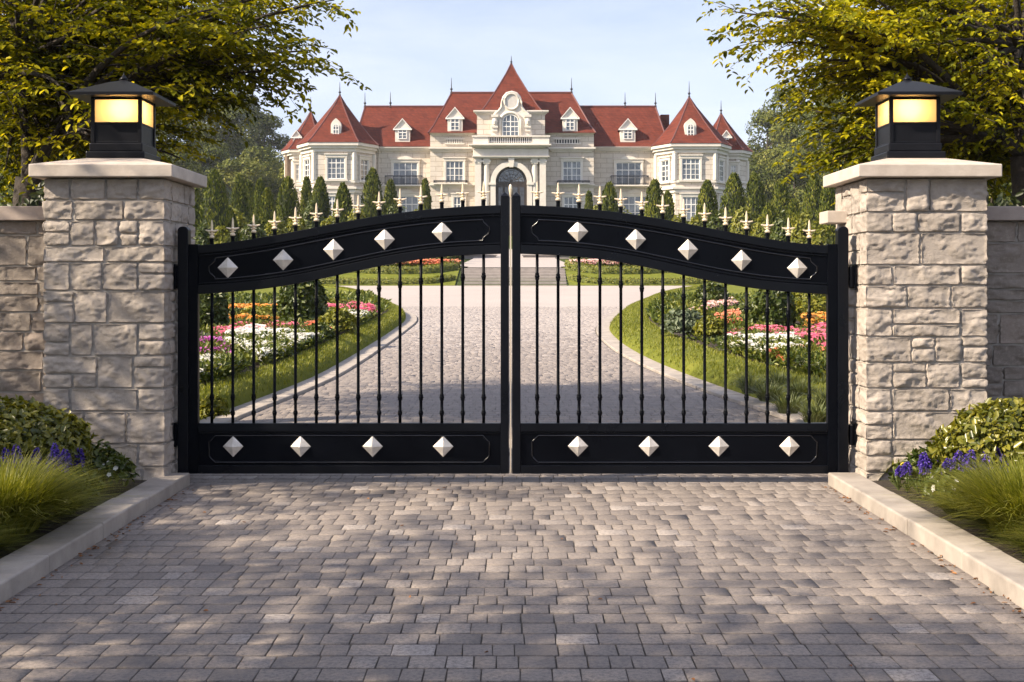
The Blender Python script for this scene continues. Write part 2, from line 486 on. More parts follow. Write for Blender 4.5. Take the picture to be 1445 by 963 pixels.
def lantern(cx, label):
    cy = 9.75
    t = thing('pillar_lantern', (cx, cy, 2.462), label, 'lantern', 'lit lanterns on the gate pillars')
    def ring(m, h, z0, z1): m.box(cx-h, cx+h, cy-h, cy+h, z0, z1)
    m = MB(); ring(m, .222, 2.463, 2.513); ring(m, .201, 2.5135, 2.578)
    m.build('base', M['lampblack'], t, bevel=.008)
    h = .178
    m = MB()
    for sx in (-1, 1):
        for sy in (-1, 1):
            m.box(cx+sx*h-.014, cx+sx*h+.014, cy+sy*h-.014, cy+sy*h+.014, 2.578, 2.925)
    for z0, z1 in ((2.578, 2.592), (2.722, 2.738), (2.908, 2.925)):
        m.box(cx-h, cx+h, cy-h-.008, cy-h+.008, z0, z1); m.box(cx-h, cx+h, cy+h-.008, cy+h+.008, z0, z1)
        m.box(cx-h-.008, cx-h+.008, cy-h, cy+h, z0+.001, z1-.001); m.box(cx+h-.008, cx+h+.008, cy-h, cy+h, z0+.001, z1-.001)
    m.build('corner_frame', M['lampblack'], t, bevel=.003)
    m = MB()
    for s in (-1, 1):
        m.box(cx-h+.012, cx+h-.012, cy+s*h-.003, cy+s*h+.003, 2.59, 2.724)
        m.box(cx+s*h-.003, cx+s*h+.003, cy-h+.012, cy+h-.012, 2.59, 2.724)
    m.build('lower_panel', M['lampblack'], t)
    for dx, dy in ((0, -1), (0, 1), (-1, 0), (1, 0)):
        m = MB()
        if dx == 0: m.box(cx-h+.012, cx+h-.012, cy+dy*h-.002, cy+dy*h+.002, 2.736, 2.91)
        else: m.box(cx+dx*h-.002, cx+dx*h+.002, cy-h+.012, cy+h-.012, 2.736, 2.91)
        m.build('glass_pane', M['lampglass'], t)
    # hipped roof with a thin lip
    e = .318; z0 = 2.925
    V = []; 
    for (hh, z) in ((e, z0), (e, z0+.022), (e-.012, z0+.030), (.09, z0+.130), (.028, z0+.150), (.022, z0+.168), (.0, z0+.170)):
        V += [(cx-hh, cy-hh, z), (cx+hh, cy-hh, z), (cx+hh, cy+hh, z), (cx-hh, cy+hh, z)]
    Fc = [(3, 2, 1, 0)]
    for i in range(6):
        for k in range(4): Fc.append((i*4+k, i*4+(k+1) % 4, i*4+4+(k+1) % 4, i*4+4+k))
    rf = mesh_obj('lantern_roof', V, Fc, M['lampblack'], t)
    m = MB(); m.lathe([(.028, z0+.158), (.034, z0+.168), (.022, z0+.178), (.014, z0+.19), (.005, z0+.205), (.001, z0+.222)], cx, cy, 12)
    m.build('finial', M['lampblack'], rf, smooth=True)
    ld = bpy.data.lights.new('lantern_bulb', 'POINT'); ld.energy = 7; ld.color = (1, .76, .46); ld.shadow_soft_size = .035
    lo = bpy.data.objects.new('lantern_bulb', ld); link(lo, t); lo.location = (-.04 if cx > 0 else .04, -.075, 2.845-2.462)
lantern(-3.0, 'lit black square lantern with hipped roof on the pillar left of the gate')
lantern(3.055, 'lit black square lantern with hipped roof on the pillar right of the gate')

# ---------------------------------------------------------------- gate
GY = 9.6; GS = F/GY
def gx(px): return (px-CX)/GS
def gzp(py): return CH-(py-CY)/GS
topfit = np.polynomial.Polynomial.fit([0, 66, 146, 226, 286, 346, 387, 435, 460], [290, 293, 301.5, 314.5, 326, 337.5, 342.8, 346.8, 347.5], 5)
botfit = np.polynomial.Polynomial.fit([0, 65, 145, 207, 270, 378, 440, 460], [358.5, 361.6, 370.8, 384, 397, 412, 416.6, 417.5], 5)
def gate_leaf(side, label):
    """side -1 left leaf, +1 right leaf. u = pixels from the meeting stile's inner edge"""
    if side < 0: P = dict(meet=(706.5, 718.3), post=(252.5, 267.5), stile=(267.5, 280.5), u0=706.5)
    else: P = dict(meet=(722.6, 734.5), post=(1180.5, 1195.5), stile=(1167, 1180.5), u0=734.5)
    X = lambda u: gx(P['u0']+side*u)
    t = thing('gate_leaf', (gx(P['post'][0 if side < 0 else 1]), GY, .07), label, 'gate', 'leaves of the driveway gate')
    def bx(m, p0, p1, q0, q1, y0, y1): m.box(gx(p0), gx(p1), y0, y1, gzp(q1), gzp(q0))
    ht = .032
    # meeting stile with pyramid tip
    m = MB(); a, b = P['meet']
    bx(m, a, b, 278, 668, GY-ht, GY+ht)
    xa, xb, z0, z1 = gx(a)-.004, gx(b)+.004, gzp(278), gzp(271.5)
    xm = (xa+xb)/2
    m.add([(xa,GY-ht-.004,z0),(xb,GY-ht-.004,z0),(xb,GY+ht+.004,z0),(xa,GY+ht+.004,z0),(xm-.004,GY,z1),(xm+.004,GY,z1)],
          [(3,2,1,0),(0,1,5,4),(1,2,5),(2,3,4,5),(3,0,4)])
    m.build('meeting_stile', M['blackedge'], t, bevel=.004)
    # hinge post with rounded top
    m = MB(); a, b = gx(P['post'][0]), gx(P['post'][1]); zt = gzp(320); w = (b-a)/2; c = (a+b)/2
    poly = [(a, gzp(668)), (b, gzp(668))] + [(c+w*math.cos(k*PI/8)*1.0, zt-w*.75+w*.75*math.sin(k*PI/8)) for k in range(9)]
    m.prism(poly, GY-.045, GY+.045)
    m.build('hinge_post', M['blackedge'], t, bevel=.006)
    m = MB(); bx(m, *P['stile'], 345, 668, GY-.03, GY+.03)
    m.build('frame_stile', M['black'], t, bevel=.003)
    ue = abs(P['stile'][1 if side < 0 else 0]-P['u0'])
    U = np.linspace(0, ue, 41)
    top = lambda o: [(X(u), gzp(topfit(u)+o)) for u in U]
    bot = lambda o: [(X(u), gzp(botfit(u)+o)) for u in U]
    if side < 0:
        rev = lambda L: L[::-1]
    else:
        rev = lambda L: L
    # top panel: plate, upper and lower rail
    m = MB(); m.band(rev(top(5)), rev(bot(-5)), GY-.012, GY+.012)
    tp = m.build('top_panel', M['black'], t)
    m = MB(); m.band(rev(top(0)), rev(top(12)), GY-.03, GY+.03); m.band(rev(top(13.2)), rev(top(15.4)), GY-.022, GY+.022)
    m.build('top_rail', M['blackedge'], t, bevel=.004)
    m = MB(); m.band(rev(bot(-12.5)), rev(bot(0)), GY-.03, GY+.03); m.band(rev(bot(-15.8)), rev(bot(-13.6)), GY-.022, GY+.022)
    m.build('arch_rail', M['blackedge'], t, bevel=.004)
    def molding(loop, y=GY-.012):
        m = MB()
        m.tube([(x, y, z) for x, z in loop], .0068, 6, False, closed=True)
        m.build('panel_molding', M['blacktrim'], tp if y else t, smooth=True)
    # top molding with notched corners
    ua, ub = 16, ue-15; n = 9
    tf = lambda u: topfit(u)+19.5
    bf = lambda u: botfit(u)-19.5
    loop = [(X(u), gzp(tf(u))) for u in np.linspace(ua+n, ub-n, 34)]
    loop += [(X(ub-n*.9), gzp(tf(ub)+n*.45)), (X(ub-2), gzp(tf(ub)+n)), (X(ub), gzp(tf(ub)+n+2))]
    loop += [(X(ub), gzp(bf(ub)-n-2)), (X(ub-2), gzp(bf(ub)-n)), (X(ub-n*.9), gzp(bf(ub)-n*.45))]
    loop += [(X(u), gzp(bf(u))) for u in np.linspace(ub-n, ua+n, 34)]
    loop += [(X(ua+n*.9), gzp(bf(ua)-n*.45)), (X(ua+2), gzp(bf(ua)-n)), (X(ua), gzp(bf(ua)-n-2))]
    loop += [(X(ua), gzp(tf(ua)+n+2)), (X(ua+2), gzp(tf(ua)+n)), (X(ua+n*.9), gzp(tf(ua)+n*.45))]
    molding(loop)
    # bottom panel
    xa, xb = sorted((X(0), X(ue)))
    m = MB(); m.box(xa, xb, GY-.012, GY+.012, gzp(664), gzp(601)); bp = m.build('bottom_panel', M['black'], t)
    m = MB(); m.box(xa, xb, GY-.03, GY+.03, gzp(609), gzp(597)); m.box(xa, xb, GY-.02, GY+.02, gzp(612), gzp(610))
    m.build('middle_rail', M['blackedge'], t, bevel=.004)
    m = MB(); m.box(xa, xb, GY-.03, GY+.03, gzp(668), gzp(656.5)); m.build('bottom_rail', M['blackedge'], t, bevel=.004)
    q0, q1 = 614.5, 652.5
    loop = [(X(ua+n), gzp(q0)), (X(ub-n), gzp(q0)), (X(ub-2), gzp(q0+n-2)), (X(ub), gzp(q0+n)), (X(ub), gzp(q1-n)), (X(ub-2), gzp(q1-n+2)),
            (X(ub-n), gzp(q1)), (X(ua+n), gzp(q1)), (X(ua+2), gzp(q1-n+2)), (X(ua), gzp(q1-n)), (X(ua), gzp(q0+n)), (X(ua+2), gzp(q0+n-2))]
    m = MB(); m.tube([(x, GY-.012, z) for x, z in loop], .0068, 6, False, closed=True); m.build('panel_molding', M['blacktrim'], bp, smooth=True)
    # studs
    if side < 0: S = [(322,378),(400,367),(471,352.5),(543,338),(624,328),(329.5,630),(424.5,630),(526,630),(625.5,630)]
    else: S = [(815.5,327),(897,338),(970.5,352.5),(1046,367.5),(1124.5,378.5),(815.5,629.5),(915.5,629.5),(1014,629.5),(1113.5,629.5)]
    for px, py in S:
        x, z = gx(px), gzp(py); h = 14.4/GS; y = GY-.0125
        V = [(x-h, y, z), (x, y, z-h*1.03), (x+h, y, z), (x, y, z+h*1.03), (x, y-.038, z)]
        mesh_obj('diamond_stud', V, [(0,1,4),(1,2,4),(2,3,4),(3,0,4)], M['silver'], t)
    # balusters and finials
    if side < 0: B = [298.5,328,358,387.5,416,425+29*.93,483,511,540,568,596.5,625,653.5,682.5]; B = list(np.linspace(299, 682.5, 14))
    else: B = list(np.linspace(758, 1142, 14))
    for px in B:
        x = gx(px); u = abs(px-P['u0']); zt = gzp(botfit(u)-4); zb = gzp(599)
        r = .0115
        k1 = gzp(botfit(u)+31); k2 = gzp(561); k3 = gzp(583)
        prof = [(r, zb)]
        def knuckle(z, s):
            return [(r, z-.026*s), (r*1.5, z-.017*s), (r*1.25, z-.012*s), (r*1.55, z-.006*s), (r*1.65, z), (r*1.55, z+.006*s), (r*1.25, z+.012*s), (r*1.5, z+.017*s), (r, z+.026*s)]
        prof += knuckle(k3, .8) + knuckle(k2, 1) + knuckle(k1, 1.1) + [(r, zt)]
        m = MB(); m.lathe(prof, x, GY, 10); m.build('baluster', M['black'], t, smooth=True)
    for px in B:
        x = gx(px); u = abs(px-P['u0']); z = gzp(topfit(u))-.004; s = 1/GS
        m = MB(); m.lathe([(2.7*s, z), (2.7*s, z+7*s), (3.3*s, z+7.2*s), (3.3*s, z+8.6*s), (2.2*s, z+9.4*s)], x, GY, 10)
        sk = m.build('finial_socket', M['black'], t)
        z += 9*s
        m = MB()
        m.lathe([(2.2*s, z), (3.7*s, z+1.2*s), (3.9*s, z+2.6*s), (2.6*s, z+4*s), (1.5*s, z+5*s), (1.6*s, z+5.6*s), (2.9*s, z+7*s), (1.5*s, z+8.3*s), (1.8*s, z+9.4*s), (2.6*s, z+11*s), (1.9*s, z+12.3*s), (1.5*s, z+13*s)], x, GY, 10)
        # two pairs of leaf arms, the lower curled pair smaller
        for sg in (-1, 1):
            m.tube([(x, GY, z+10*s), (x+sg*4*s, GY, z+10.6*s), (x+sg*8.2*s, GY, z+11.6*s), (x+sg*9.2*s, GY, z+11.9*s)], [1.7*s, 1.6*s, 1.0*s, .4*s], 6)
            m.tube([(x, GY, z+6.2*s), (x+sg*2.6*s, GY, z+6.3*s), (x+sg*4.4*s, GY, z+7.4*s)], [1.3*s, 1.1*s, .4*s], 6)
            m.tube([(x, GY, z+10*s), (x, GY+sg*4*s, z+10.6*s), (x, GY+sg*7*s, z+11.4*s)], [1.6*s, 1.4*s, .4*s], 6)
        # four-edged spear
        m.lathe([(1.3*s, z+12*s), (1.8*s, z+14*s), (1.55*s, z+19*s), (1.0*s, z+24*s), (.2*s, z+26.5*s)], x, GY, 6)
        m.build('finial', M['gold'], t)
    # hinges
    hx = gx(P['post'][0 if side < 0 else 1]); face = -2.56 if side < 0 else 2.61
    for qa, qb in ((373, 409), (596, 630)):
        m = MB(); za, zb = gzp(qb), gzp(qa)
        m.box(min(face, face-side*.014), max(face, face-side*.014), GY-.055, GY+.085, za, zb)
        lo, hi = sorted((hx-side*.004, face))
        m.box(lo, hi, GY-.012, GY+.012, za+.03, zb-.03)
        m.lathe([(.02, za+.012), (.024, za+.02), (.024, zb-.02), (.02, zb-.012)], (hx+face)/2, GY-.02, 10)
        m.build('hinge', M['black'], t, bevel=.002)
    return t
gl = gate_leaf(-1, 'black metal gate leaf hinged on the left pillar, gold spear finials on its curved top')
gr = gate_leaf(1, 'black metal gate leaf hinged on the right pillar, gold rod along its closing edge')
m = MB(); x = gx(720.4)
m.box(x-.005, x+.005, GY-.026, GY+.026, gzp(667), gzp(278))
m.lathe([(.005, gzp(280)), (.007, gzp(277)), (.011, gzp(272)), (.014, gzp(267)), (.012, gzp(263)), (.006, gzp(260.8)), (.001, gzp(260))], x, GY, 10)
m.build('closing_rod', M['gold'], gr)

# ---------------------------------------------------------------- ground of the entrance
def paver_mat():
    m, nt, b = newmat('grey_pavers')
    a = N(nt, 'ShaderNodeAttribute'); a.attribute_name = 'rnd'
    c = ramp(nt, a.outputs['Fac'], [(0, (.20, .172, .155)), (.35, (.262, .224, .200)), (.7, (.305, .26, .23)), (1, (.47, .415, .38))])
    f = noise(nt, 46, 6, .8)
    c = mixc(nt, ramp(nt, f, [(.44, (0, 0, 0)), (.62, (.85, .85, .85))]), c, (.13, .117, .118, 1))
    f2 = noise(nt, 95, 4, .8)
    c = mixc(nt, ramp(nt, f2, [(.60, (0, 0, 0)), (.72, (.7, .7, .7))]), c, (.60, .54, .49, 1))
    f3 = noise(nt, .9, 4, .6)
    c = mixc(nt, ramp(nt, f3, [(.4, (0, 0, 0)), (.75, (.35, .35, .35))]), c, (.22, .195, .185, 1))
    nt.links.new(c, b.inputs['Base Color']); b.inputs['Roughness'].default_value = .72; b.inputs['Specular IOR Level'].default_value = .3
    bump(nt, b, noise(nt, 60, 8, .8), .8, .010)
    return m
M['paver'] = paver_mat()
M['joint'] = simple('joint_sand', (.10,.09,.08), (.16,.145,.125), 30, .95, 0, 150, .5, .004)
def tone(c): return c
m_, nt, b = newmat('forecourt_paving')
tc = N(nt, 'ShaderNodeTexCoord')
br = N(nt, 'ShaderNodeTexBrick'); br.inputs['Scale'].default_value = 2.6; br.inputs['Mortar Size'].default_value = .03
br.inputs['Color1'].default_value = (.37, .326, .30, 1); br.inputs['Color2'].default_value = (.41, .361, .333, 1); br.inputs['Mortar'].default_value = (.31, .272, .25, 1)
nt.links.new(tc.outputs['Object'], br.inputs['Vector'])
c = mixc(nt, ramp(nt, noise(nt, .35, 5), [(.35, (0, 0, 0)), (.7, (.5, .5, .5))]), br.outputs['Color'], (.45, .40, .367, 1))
nt.links.new(c, b.inputs['Base Color']); b.inputs['Roughness'].default_value = .8
M['forecourt'] = m_

def pavers():
    V = []; Fc = []; A = []; n = 0
    d = -1.5; row = 0
    r_ = random.Random(3)
    while d < 40:
        h = .165 + r_.uniform(-.006, .006)
        dm = d+h/2
        if dm < 9.42: xa, xb = -2.42, 2.38
        else: xa, xb = float(leftx(dm))+.02, float(rightx(dm))-.02
        x = xa - r_.uniform(0, .12); zc = float(np.interp(dm, YS, ZS))
        sl = 0 if d < 11 else .0265
        while x < xb:
            w = r_.choice([.09, .11, .125, .135, .15, .18])
            g = .0028 if dm < 12 else .0022; gy = .0085 if dm < 12 else .004
            p0, p1 = max(x+g, xa), min(x+w-g, xb)
            if p1-p0 > .03:
                q0, q1 = d+gy, d+h-gy; nr_ = 1 if dm < 10 else .12; dz = r_.gauss(0, .00025)*nr_; tx, ty = r_.gauss(0, .0012)*nr_, r_.gauss(0, .0012)*nr_
                bv = .0022
                ring = [(p0, q0), (p1, q0), (p1, q1), (p0, q1)]
                ring2 = [(p0+bv, q0+bv), (p1-bv, q0+bv), (p1-bv, q1-bv), (p0+bv, q1-bv)]
                ring = [(a+r_.uniform(-.0025, .0025), b_+r_.uniform(-.0008, .0008)) for a, b_ in ring]
                def zz(a, b_): return zc + (b_-dm)*sl + dz + (a-(p0+p1)/2)*tx + (b_-dm)*ty
                V += [(a, b_, zz(a, b_)-.016) for a, b_ in ring] + [(a, b_, zz(a, b_)-.0012) for a, b_ in ring] + [(a, b_, zz(a, b_)) for a, b_ in ring2]
                for k in range(4):
                    Fc.append((n+k, n+(k+1) % 4, n+4+(k+1) % 4, n+4+k)); Fc.append((n+4+k, n+4+(k+1) % 4, n+8+(k+1) % 4, n+8+k))
                Fc.append((n+8, n+9, n+10, n+11))
                aa = [min(1, max(0, r_.gauss(.5, .2)*(1 if dm < 12 else .6)+.7*min(1, max(0, (dm-12)/18))))]*12; aa[:4] = [-.6]*4; A += aa; n += 12  # tone rises past the gate: sunlit look put into the paver colour
            x += w
        d += h; row += 1
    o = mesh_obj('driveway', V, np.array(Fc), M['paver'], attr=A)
    tag(o, kind='structure')
pavers()
def sheet(name, rows, mat, kind='structure', label=None):
    """rows: list of equally long point lists"""
    k = len(rows[0]); V = [p for r in rows for p in r]
    idx = np.arange(len(V)).reshape(len(rows), k)
    q = np.stack([idx[:-1, :-1], idx[:-1, 1:], idx[1:, 1:], idx[1:, :-1]], -1).reshape(-1, 4)
    o = mesh_obj(name, V, q, mat, smooth=True); tag(o, kind=kind)
    return o
def zc(d): return float(np.interp(d, YS, ZS))
ds = [-1.6, 2, 5, 9.4] + list(np.linspace(10, 40.6, 36))
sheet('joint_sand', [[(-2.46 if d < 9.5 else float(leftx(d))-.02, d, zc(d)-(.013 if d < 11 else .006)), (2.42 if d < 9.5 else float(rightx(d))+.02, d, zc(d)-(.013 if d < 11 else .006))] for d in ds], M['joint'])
ds = list(np.linspace(39.8, 60.6, 40))
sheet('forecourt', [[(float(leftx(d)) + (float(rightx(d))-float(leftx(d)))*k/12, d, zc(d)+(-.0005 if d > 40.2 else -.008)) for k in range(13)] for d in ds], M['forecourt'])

def kerbs(x_in, x_out, seed):
    r_ = random.Random(seed); m = MB(); d = -1.2
    while d < 9.5:
        L = r_.uniform(.8, 1.15); e = min(d+L, 9.5)
        if 9.5-e < .3: e = 9.5
        z = .098 if d < 8.2 else .092
        j = r_.uniform(-.004, .004)
        m.box(min(x_in, x_out)+j, max(x_in, x_out)+j, d+.003, e-.003, -.03, z+r_.uniform(-.003, .003))
        d = e
    o = m.build('kerb', M['kerb'], bevel=.013, seg=3); tag(o, kind='structure')
kerbs(-2.42, -2.645, 1); kerbs(2.38, 2.602, 2)
def drive_edge(P, sgn):
    """flush stone band along the drive behind the gate"""
    O = offset(P, .30, sgn); rows = []
    m = MB()
    step = 3
    for i in range(0, len(P)-step, step):
        a, b, c, d = P[i], P[i+step], O[i+step], O[i]
        def pt(q, h): return (q[1], q[0]+(.012 if q is a or q is d else -.012), zc(q[0])+h)
        q = [a, b, c, d]
        if sgn > 0: q = q[::-1]
        V = [pt(k, -.05) for k in q] + [pt(k, .035) for k in q]
        m.add(V, [(0,1,2,3)[::-1], (4,5,6,7), (0,1,5,4), (1,2,6,5), (2,3,7,6), (3,0,4,7)])
    o = m.build('kerb', M['kerb'], bevel=.01); tag(o, kind='structure')
drive_edge(LPS, -1); drive_edge(RPS, 1)

# fallen leaves along the kerbs
L = Leaves(); k = 270
s = rng.integers(0, 2, k)
x = np.where(s == 0, -2.42+np.abs(rng.normal(0, .045, k))+.01, 2.38-np.abs(rng.normal(0, .045, k))-.01)
far = rng.random(k) < .10
x = np.where(far, rng.uniform(-2.3, 2.3, k), x)
p = np.stack([x, rng.uniform(3, 9.4, k), np.full(k, .004)], 1)
a = rng.uniform(0, 2*PI, k)
L.add(p, np.stack([np.cos(a), np.sin(a), rng.uniform(-.05, .3, k)], 1), np.stack([rng.normal(0, .3, k), rng.normal(0, .3, k), np.ones(k)], 1), rng.uniform(.014, .036, k), rng.uniform(.010, .018, k), rng.random(k))
M['fallen'] = leafmat('fallen_leaf', [(.20, .07, .02), (.32, .13, .03), (.12, .06, .025)], .1)
v, f, r = L.arrays(.3)
tag(mesh_obj('fallen_leaves', v, f, M['fallen'], attr=r), kind='stuff')
# ---------------------------------------------------------------- mansion
def wallmat():
    m, nt, b = newmat('cream_limestone')
    c = ramp(nt, noise(nt, .5, 6, .65), [(.3, (.56, .505, .44)), (.7, (.68, .62, .55))])
    tc = N(nt, 'ShaderNodeTexCoord')
    br = N(nt, 'ShaderNodeTexBrick'); br.inputs['Scale'].default_value = 1; br.inputs['Mortar Size'].default_value = .035
    br.inputs['Brick Width'].default_value = 1.4; br.inputs['Row Height'].default_value = .55
    br.inputs['Color1'].default_value = (1, 1, 1, 1); br.inputs['Color2'].default_value = (.93, .91, .88, 1); br.inputs['Mortar'].default_value = (.60, .55, .49, 1)
    sx = N(nt, 'ShaderNodeSeparateXYZ'); nt.links.new(tc.outputs['Object'], sx.inputs[0])
    ad = N(nt, 'ShaderNodeMath', operation='ADD'); nt.links.new(sx.outputs[0], ad.inputs[0]); nt.links.new(sx.outputs[1], ad.inputs[1])
    cx = N(nt, 'ShaderNodeCombineXYZ'); nt.links.new(ad.outputs[0], cx.inputs[0]); nt.links.new(sx.outputs[2], cx.inputs[1])
    nt.links.new(cx.outputs[0], br.inputs['Vector'])
    c = mixc(nt, .85, c, br.outputs['Color'], 'MULTIPLY')
    st = noise(nt, 1.6, 6, .7, dist=1.5)
    c = mixc(nt, ramp(nt, st, [(.52, (0, 0, 0)), (.8, (.75, .75, .75))]), c, (.42, .35, .28, 1))
    nt.links.new(c, b.inputs['Base Color']); b.inputs['Roughness'].default_value = .85; b.inputs['Specular IOR Level'].default_value = .2
    return m
def roofmat():
    m, nt, b = newmat('red_roof_tiles')
    tc = N(nt, 'ShaderNodeTexCoord')
    sx = N(nt, 'ShaderNodeSeparateXYZ'); nt.links.new(tc.outputs['Object'], sx.inputs[0])
    ad = N(nt, 'ShaderNodeMath', operation='ADD'); nt.links.new(sx.outputs[0], ad.inputs[0]); nt.links.new(sx.outputs[1], ad.inputs[1])
    cx = N(nt, 'ShaderNodeCombineXYZ'); nt.links.new(ad.outputs[0], cx.inputs[0]); nt.links.new(sx.outputs[2], cx.inputs[1])
    br = N(nt, 'ShaderNodeTexBrick'); br.inputs['Scale'].default_value = 1; br.inputs['Mortar Size'].default_value = .03
    br.inputs['Brick Width'].default_value = .42; br.inputs['Row Height'].default_value = .32
    br.inputs['Color1'].default_value = (.088, .021, .0135, 1); br.inputs['Color2'].default_value = (.138, .032, .0195, 1); br.inputs['Mortar'].default_value = (.075, .022, .016, 1)
    nt.links.new(cx.outputs[0], br.inputs['Vector'])
    c = mixc(nt, ramp(nt, noise(nt, .9, 5, .7), [(.4, (0, 0, 0)), (.75, (.6, .6, .6))]), br.outputs['Color'], (.175, .044, .027, 1))
    nt.links.new(c, b.inputs['Base Color']); b.inputs['Roughness'].default_value = .85; b.inputs['Specular IOR Level'].default_value = .12
    bump(nt, b, br.outputs['Fac'], .4, .05)
    return m
M['wall'] = wallmat(); M['roof'] = roofmat()
M['trim'] = simple('pale_stone_trim', (.61,.56,.50), (.72,.67,.60), 1.2, .8, 0, 6, .2, .05)
M['white'] = simple('white_window_paint', (.76,.74,.70), (.82,.80,.77), 2, .5, 0, 5, 0)
M['iron'] = simple('dark_iron', (.018,.02,.026), (.03,.032,.04), 3, .5, .3, 9, 0)
M['ridge'] = simple('ridge_metal', (.10,.035,.03), (.15,.05,.04), 3, .5, 0, 9, 0)
M['bronze'] = simple('dark_bronze_door', (.020,.014,.010), (.034,.024,.018), 3, .45, 0, 9, .1, .03)
m_, nt, b = newmat('window_glass')
c = ramp(nt, noise(nt, .8, 3, .6, dist=.6), [(.35, (.035, .045, .06)), (.55, (.10, .12, .145)), (.7, (.22, .235, .25))])
nt.links.new(c, b.inputs['Base Color']); b.inputs['Roughness'].default_value = .07; b.inputs['Specular IOR Level'].default_value = .9
b.inputs['Coat Weight'].default_value = .6
M['glass'] = m_

H = thing('mansion', (0, 139, 6.7), 'cream stone mansion with red tiled roofs, corner towers and a central spire beyond the gate', 'mansion')
D = 139.0
BZ = 6.2   # foot of the walls
def blk(name, px0, px1, y0, y1, z0, z1, mat=None, d=None, bev=0):
    m = MB(); dd = d or y0
    m.box(PX(px0, dd), PX(px1, dd), y0, y1, z0, z1)
    return m.build(name, mat or M['wall'], H, bevel=bev)

def window(w, h, cols, rows, Mt, arch=0, surround=True, head=False):
    """window in its own plane: x across, z up from the sill middle, facing -y; Mt places it"""
    fr = MB(); t = .09
    x0, x1 = -w/2, w/2
    def archz(x): return h + arch*math.sqrt(max(0, 1-(2*x/w)**2)) if arch else h
    if arch:
        A = [(x, archz(x)) for x in np.linspace(x0, x1, 13)]
        B = [(x*(1-2*t/w), h+(arch-t)*math.sqrt(max(0, 1-(2*x/w)**2))) for x in np.linspace(x0, x1, 13)]
        V = []
        n = len(A)
        for yy in (-.08, .02):
            V += [(x, yy, z) for x, z in A] + [(x, yy, z) for x, z in B]
        Fc = []
        for i in range(n-1):
            Fc += [(n+i, n+i+1, i+1, i), (i, i+1, 2*n+i+1, 2*n+i), (3*n+i, 3*n+i+1, n+i+1, n+i)]
        fr.add(V, Fc, Mt)
    else: fr.box(x0, x1, -.08, .02, h-t, h, Mt)
    fr.box(x0, x1, -.08, .02, 0, t, Mt)
    fr.box(x0, x0+t, -.079, .02, t, h-(0 if arch else t), Mt); fr.box(x1-t, x1, -.079, .02, t, h-(0 if arch else t), Mt)
    for i in range(1, cols):
        x = x0 + w*i/cols; tt = .05 if (cols % 2 == 0 and i == cols//2) or (cols == 3) else .028
        fr.box(x-tt, x+tt, -.06, .01, t, archz(x)-t, Mt)
    for j in range(1, rows):
        z = h*j/rows; tt = .05 if j == rows-1 else .026
        fr.box(x0+t, x1-t, -.055, .008, z-tt, z+tt, Mt)
    if arch: fr.box(x0+t, x1-t, -.056, .008, h-.04, h+.04, Mt)
    wd = fr.build('window', M['white'], H)
    g = MB()
    if arch: g.prism([(x0+.02, .02), (x1-.02, .02)] + [(x, archz(x)-.02) for x in np.linspace(x1-.02, x0+.02, 13)], -.012, .012, Mt)
    else: g.box(x0+.02, x1-.02, -.012, .012, .02, h-.02, Mt)
    g.build('pane', M['glass'], wd)
    if surround:
        s = MB(); q = .20
        s.box(x0-q, x0, -.16, .02, -.05, h, Mt); s.box(x1, x1+q, -.16, .02, -.05, h, Mt)
        if not arch:
            s.box(x0-q-.04, x1+q+.04, -.18, .02, h+.001, h+.30, Mt)
            s.box(x0-q-.12, x1+q+.12, -.28, .02, h+.301, h+.42, Mt)
            if head:
                s.prism([(-w*.32, h+.42), (w*.32, h+.42), (w*.2, h+.62), (0, h+.74), (-w*.2, h+.62)], -.22, .02, Mt)
        s.box(x0-q-.12, x1+q+.12, -.27, .02, -.22, -.051, Mt)
        s.build('surround', M['trim'], wd)
    return wd
def win_px(a, b, ya, yb, d, cols, rows, **k):
    x0, x1 = PX(a, d), PX(b, d); z0, z1 = PZ(yb, d), PZ(ya, d)
    return window(x1-x0, z1-z0, cols, rows, Matrix.Translation(((x0+x1)/2, d, z0)), **k)

def hip(name, x0, x1, y0, y1, ze, rx0, rx1, ry, zr, ridge=True):
    # two-slope mansard feel: slight kink towards the eave
    V = [(x0,y0,ze),(x1,y0,ze),(x1,y1,ze),(x0,y1,ze),(rx0,ry,zr),(rx1,ry,zr)]
    k = .16
    lo = [(x0+(rx0-x0)*k*1.25, y0+(ry-y0)*k*1.25, ze+(zr-ze)*k), (x1+(rx1-x1)*k*1.25, y0+(ry-y0)*k*1.25, ze+(zr-ze)*k),
          (x1+(rx1-x1)*k*1.25, y1+(ry-y1)*k*1.25, ze+(zr-ze)*k), (x0+(rx0-x0)*k*1.25, y1+(ry-y1)*k*1.25, ze+(zr-ze)*k)]
    V += lo
    Fc = [(3,2,1,0),(0,1,7,6),(1,2,8,7),(2,3,9,8),(3,0,6,9),(6,7,5,4),(7,8,5),(8,9,4,5),(9,6,4)]
    r = mesh_obj(name, V, Fc, M['roof'], H)
    if ridge:
        m = MB(); m.tube([(rx0, ry, zr+.03), (rx1, ry, zr+.03)], .14, 6)
        for a, b in ((4, 6), (5, 7)): m.tube([V[a], V[b], V[0 if a == 4 else 1]], .09, 5)
        m.build('ridge_cap', M['ridge'], r)
    return r
def spike(px, py_top, d, z0):
    zt = PZ(py_top, d); x = PX(px, d); h = zt-z0
    m = MB(); m.lathe([(.16, z0-.15), (.12, z0+.1*h), (.05, z0+.14*h), (.13, z0+.22*h), (.17, z0+.27*h), (.06, z0+.33*h), (.05, z0+.5*h), (.02, zt)], x, d, 8)
    m.build('roof_finial', M['iron'], H, smooth=True)

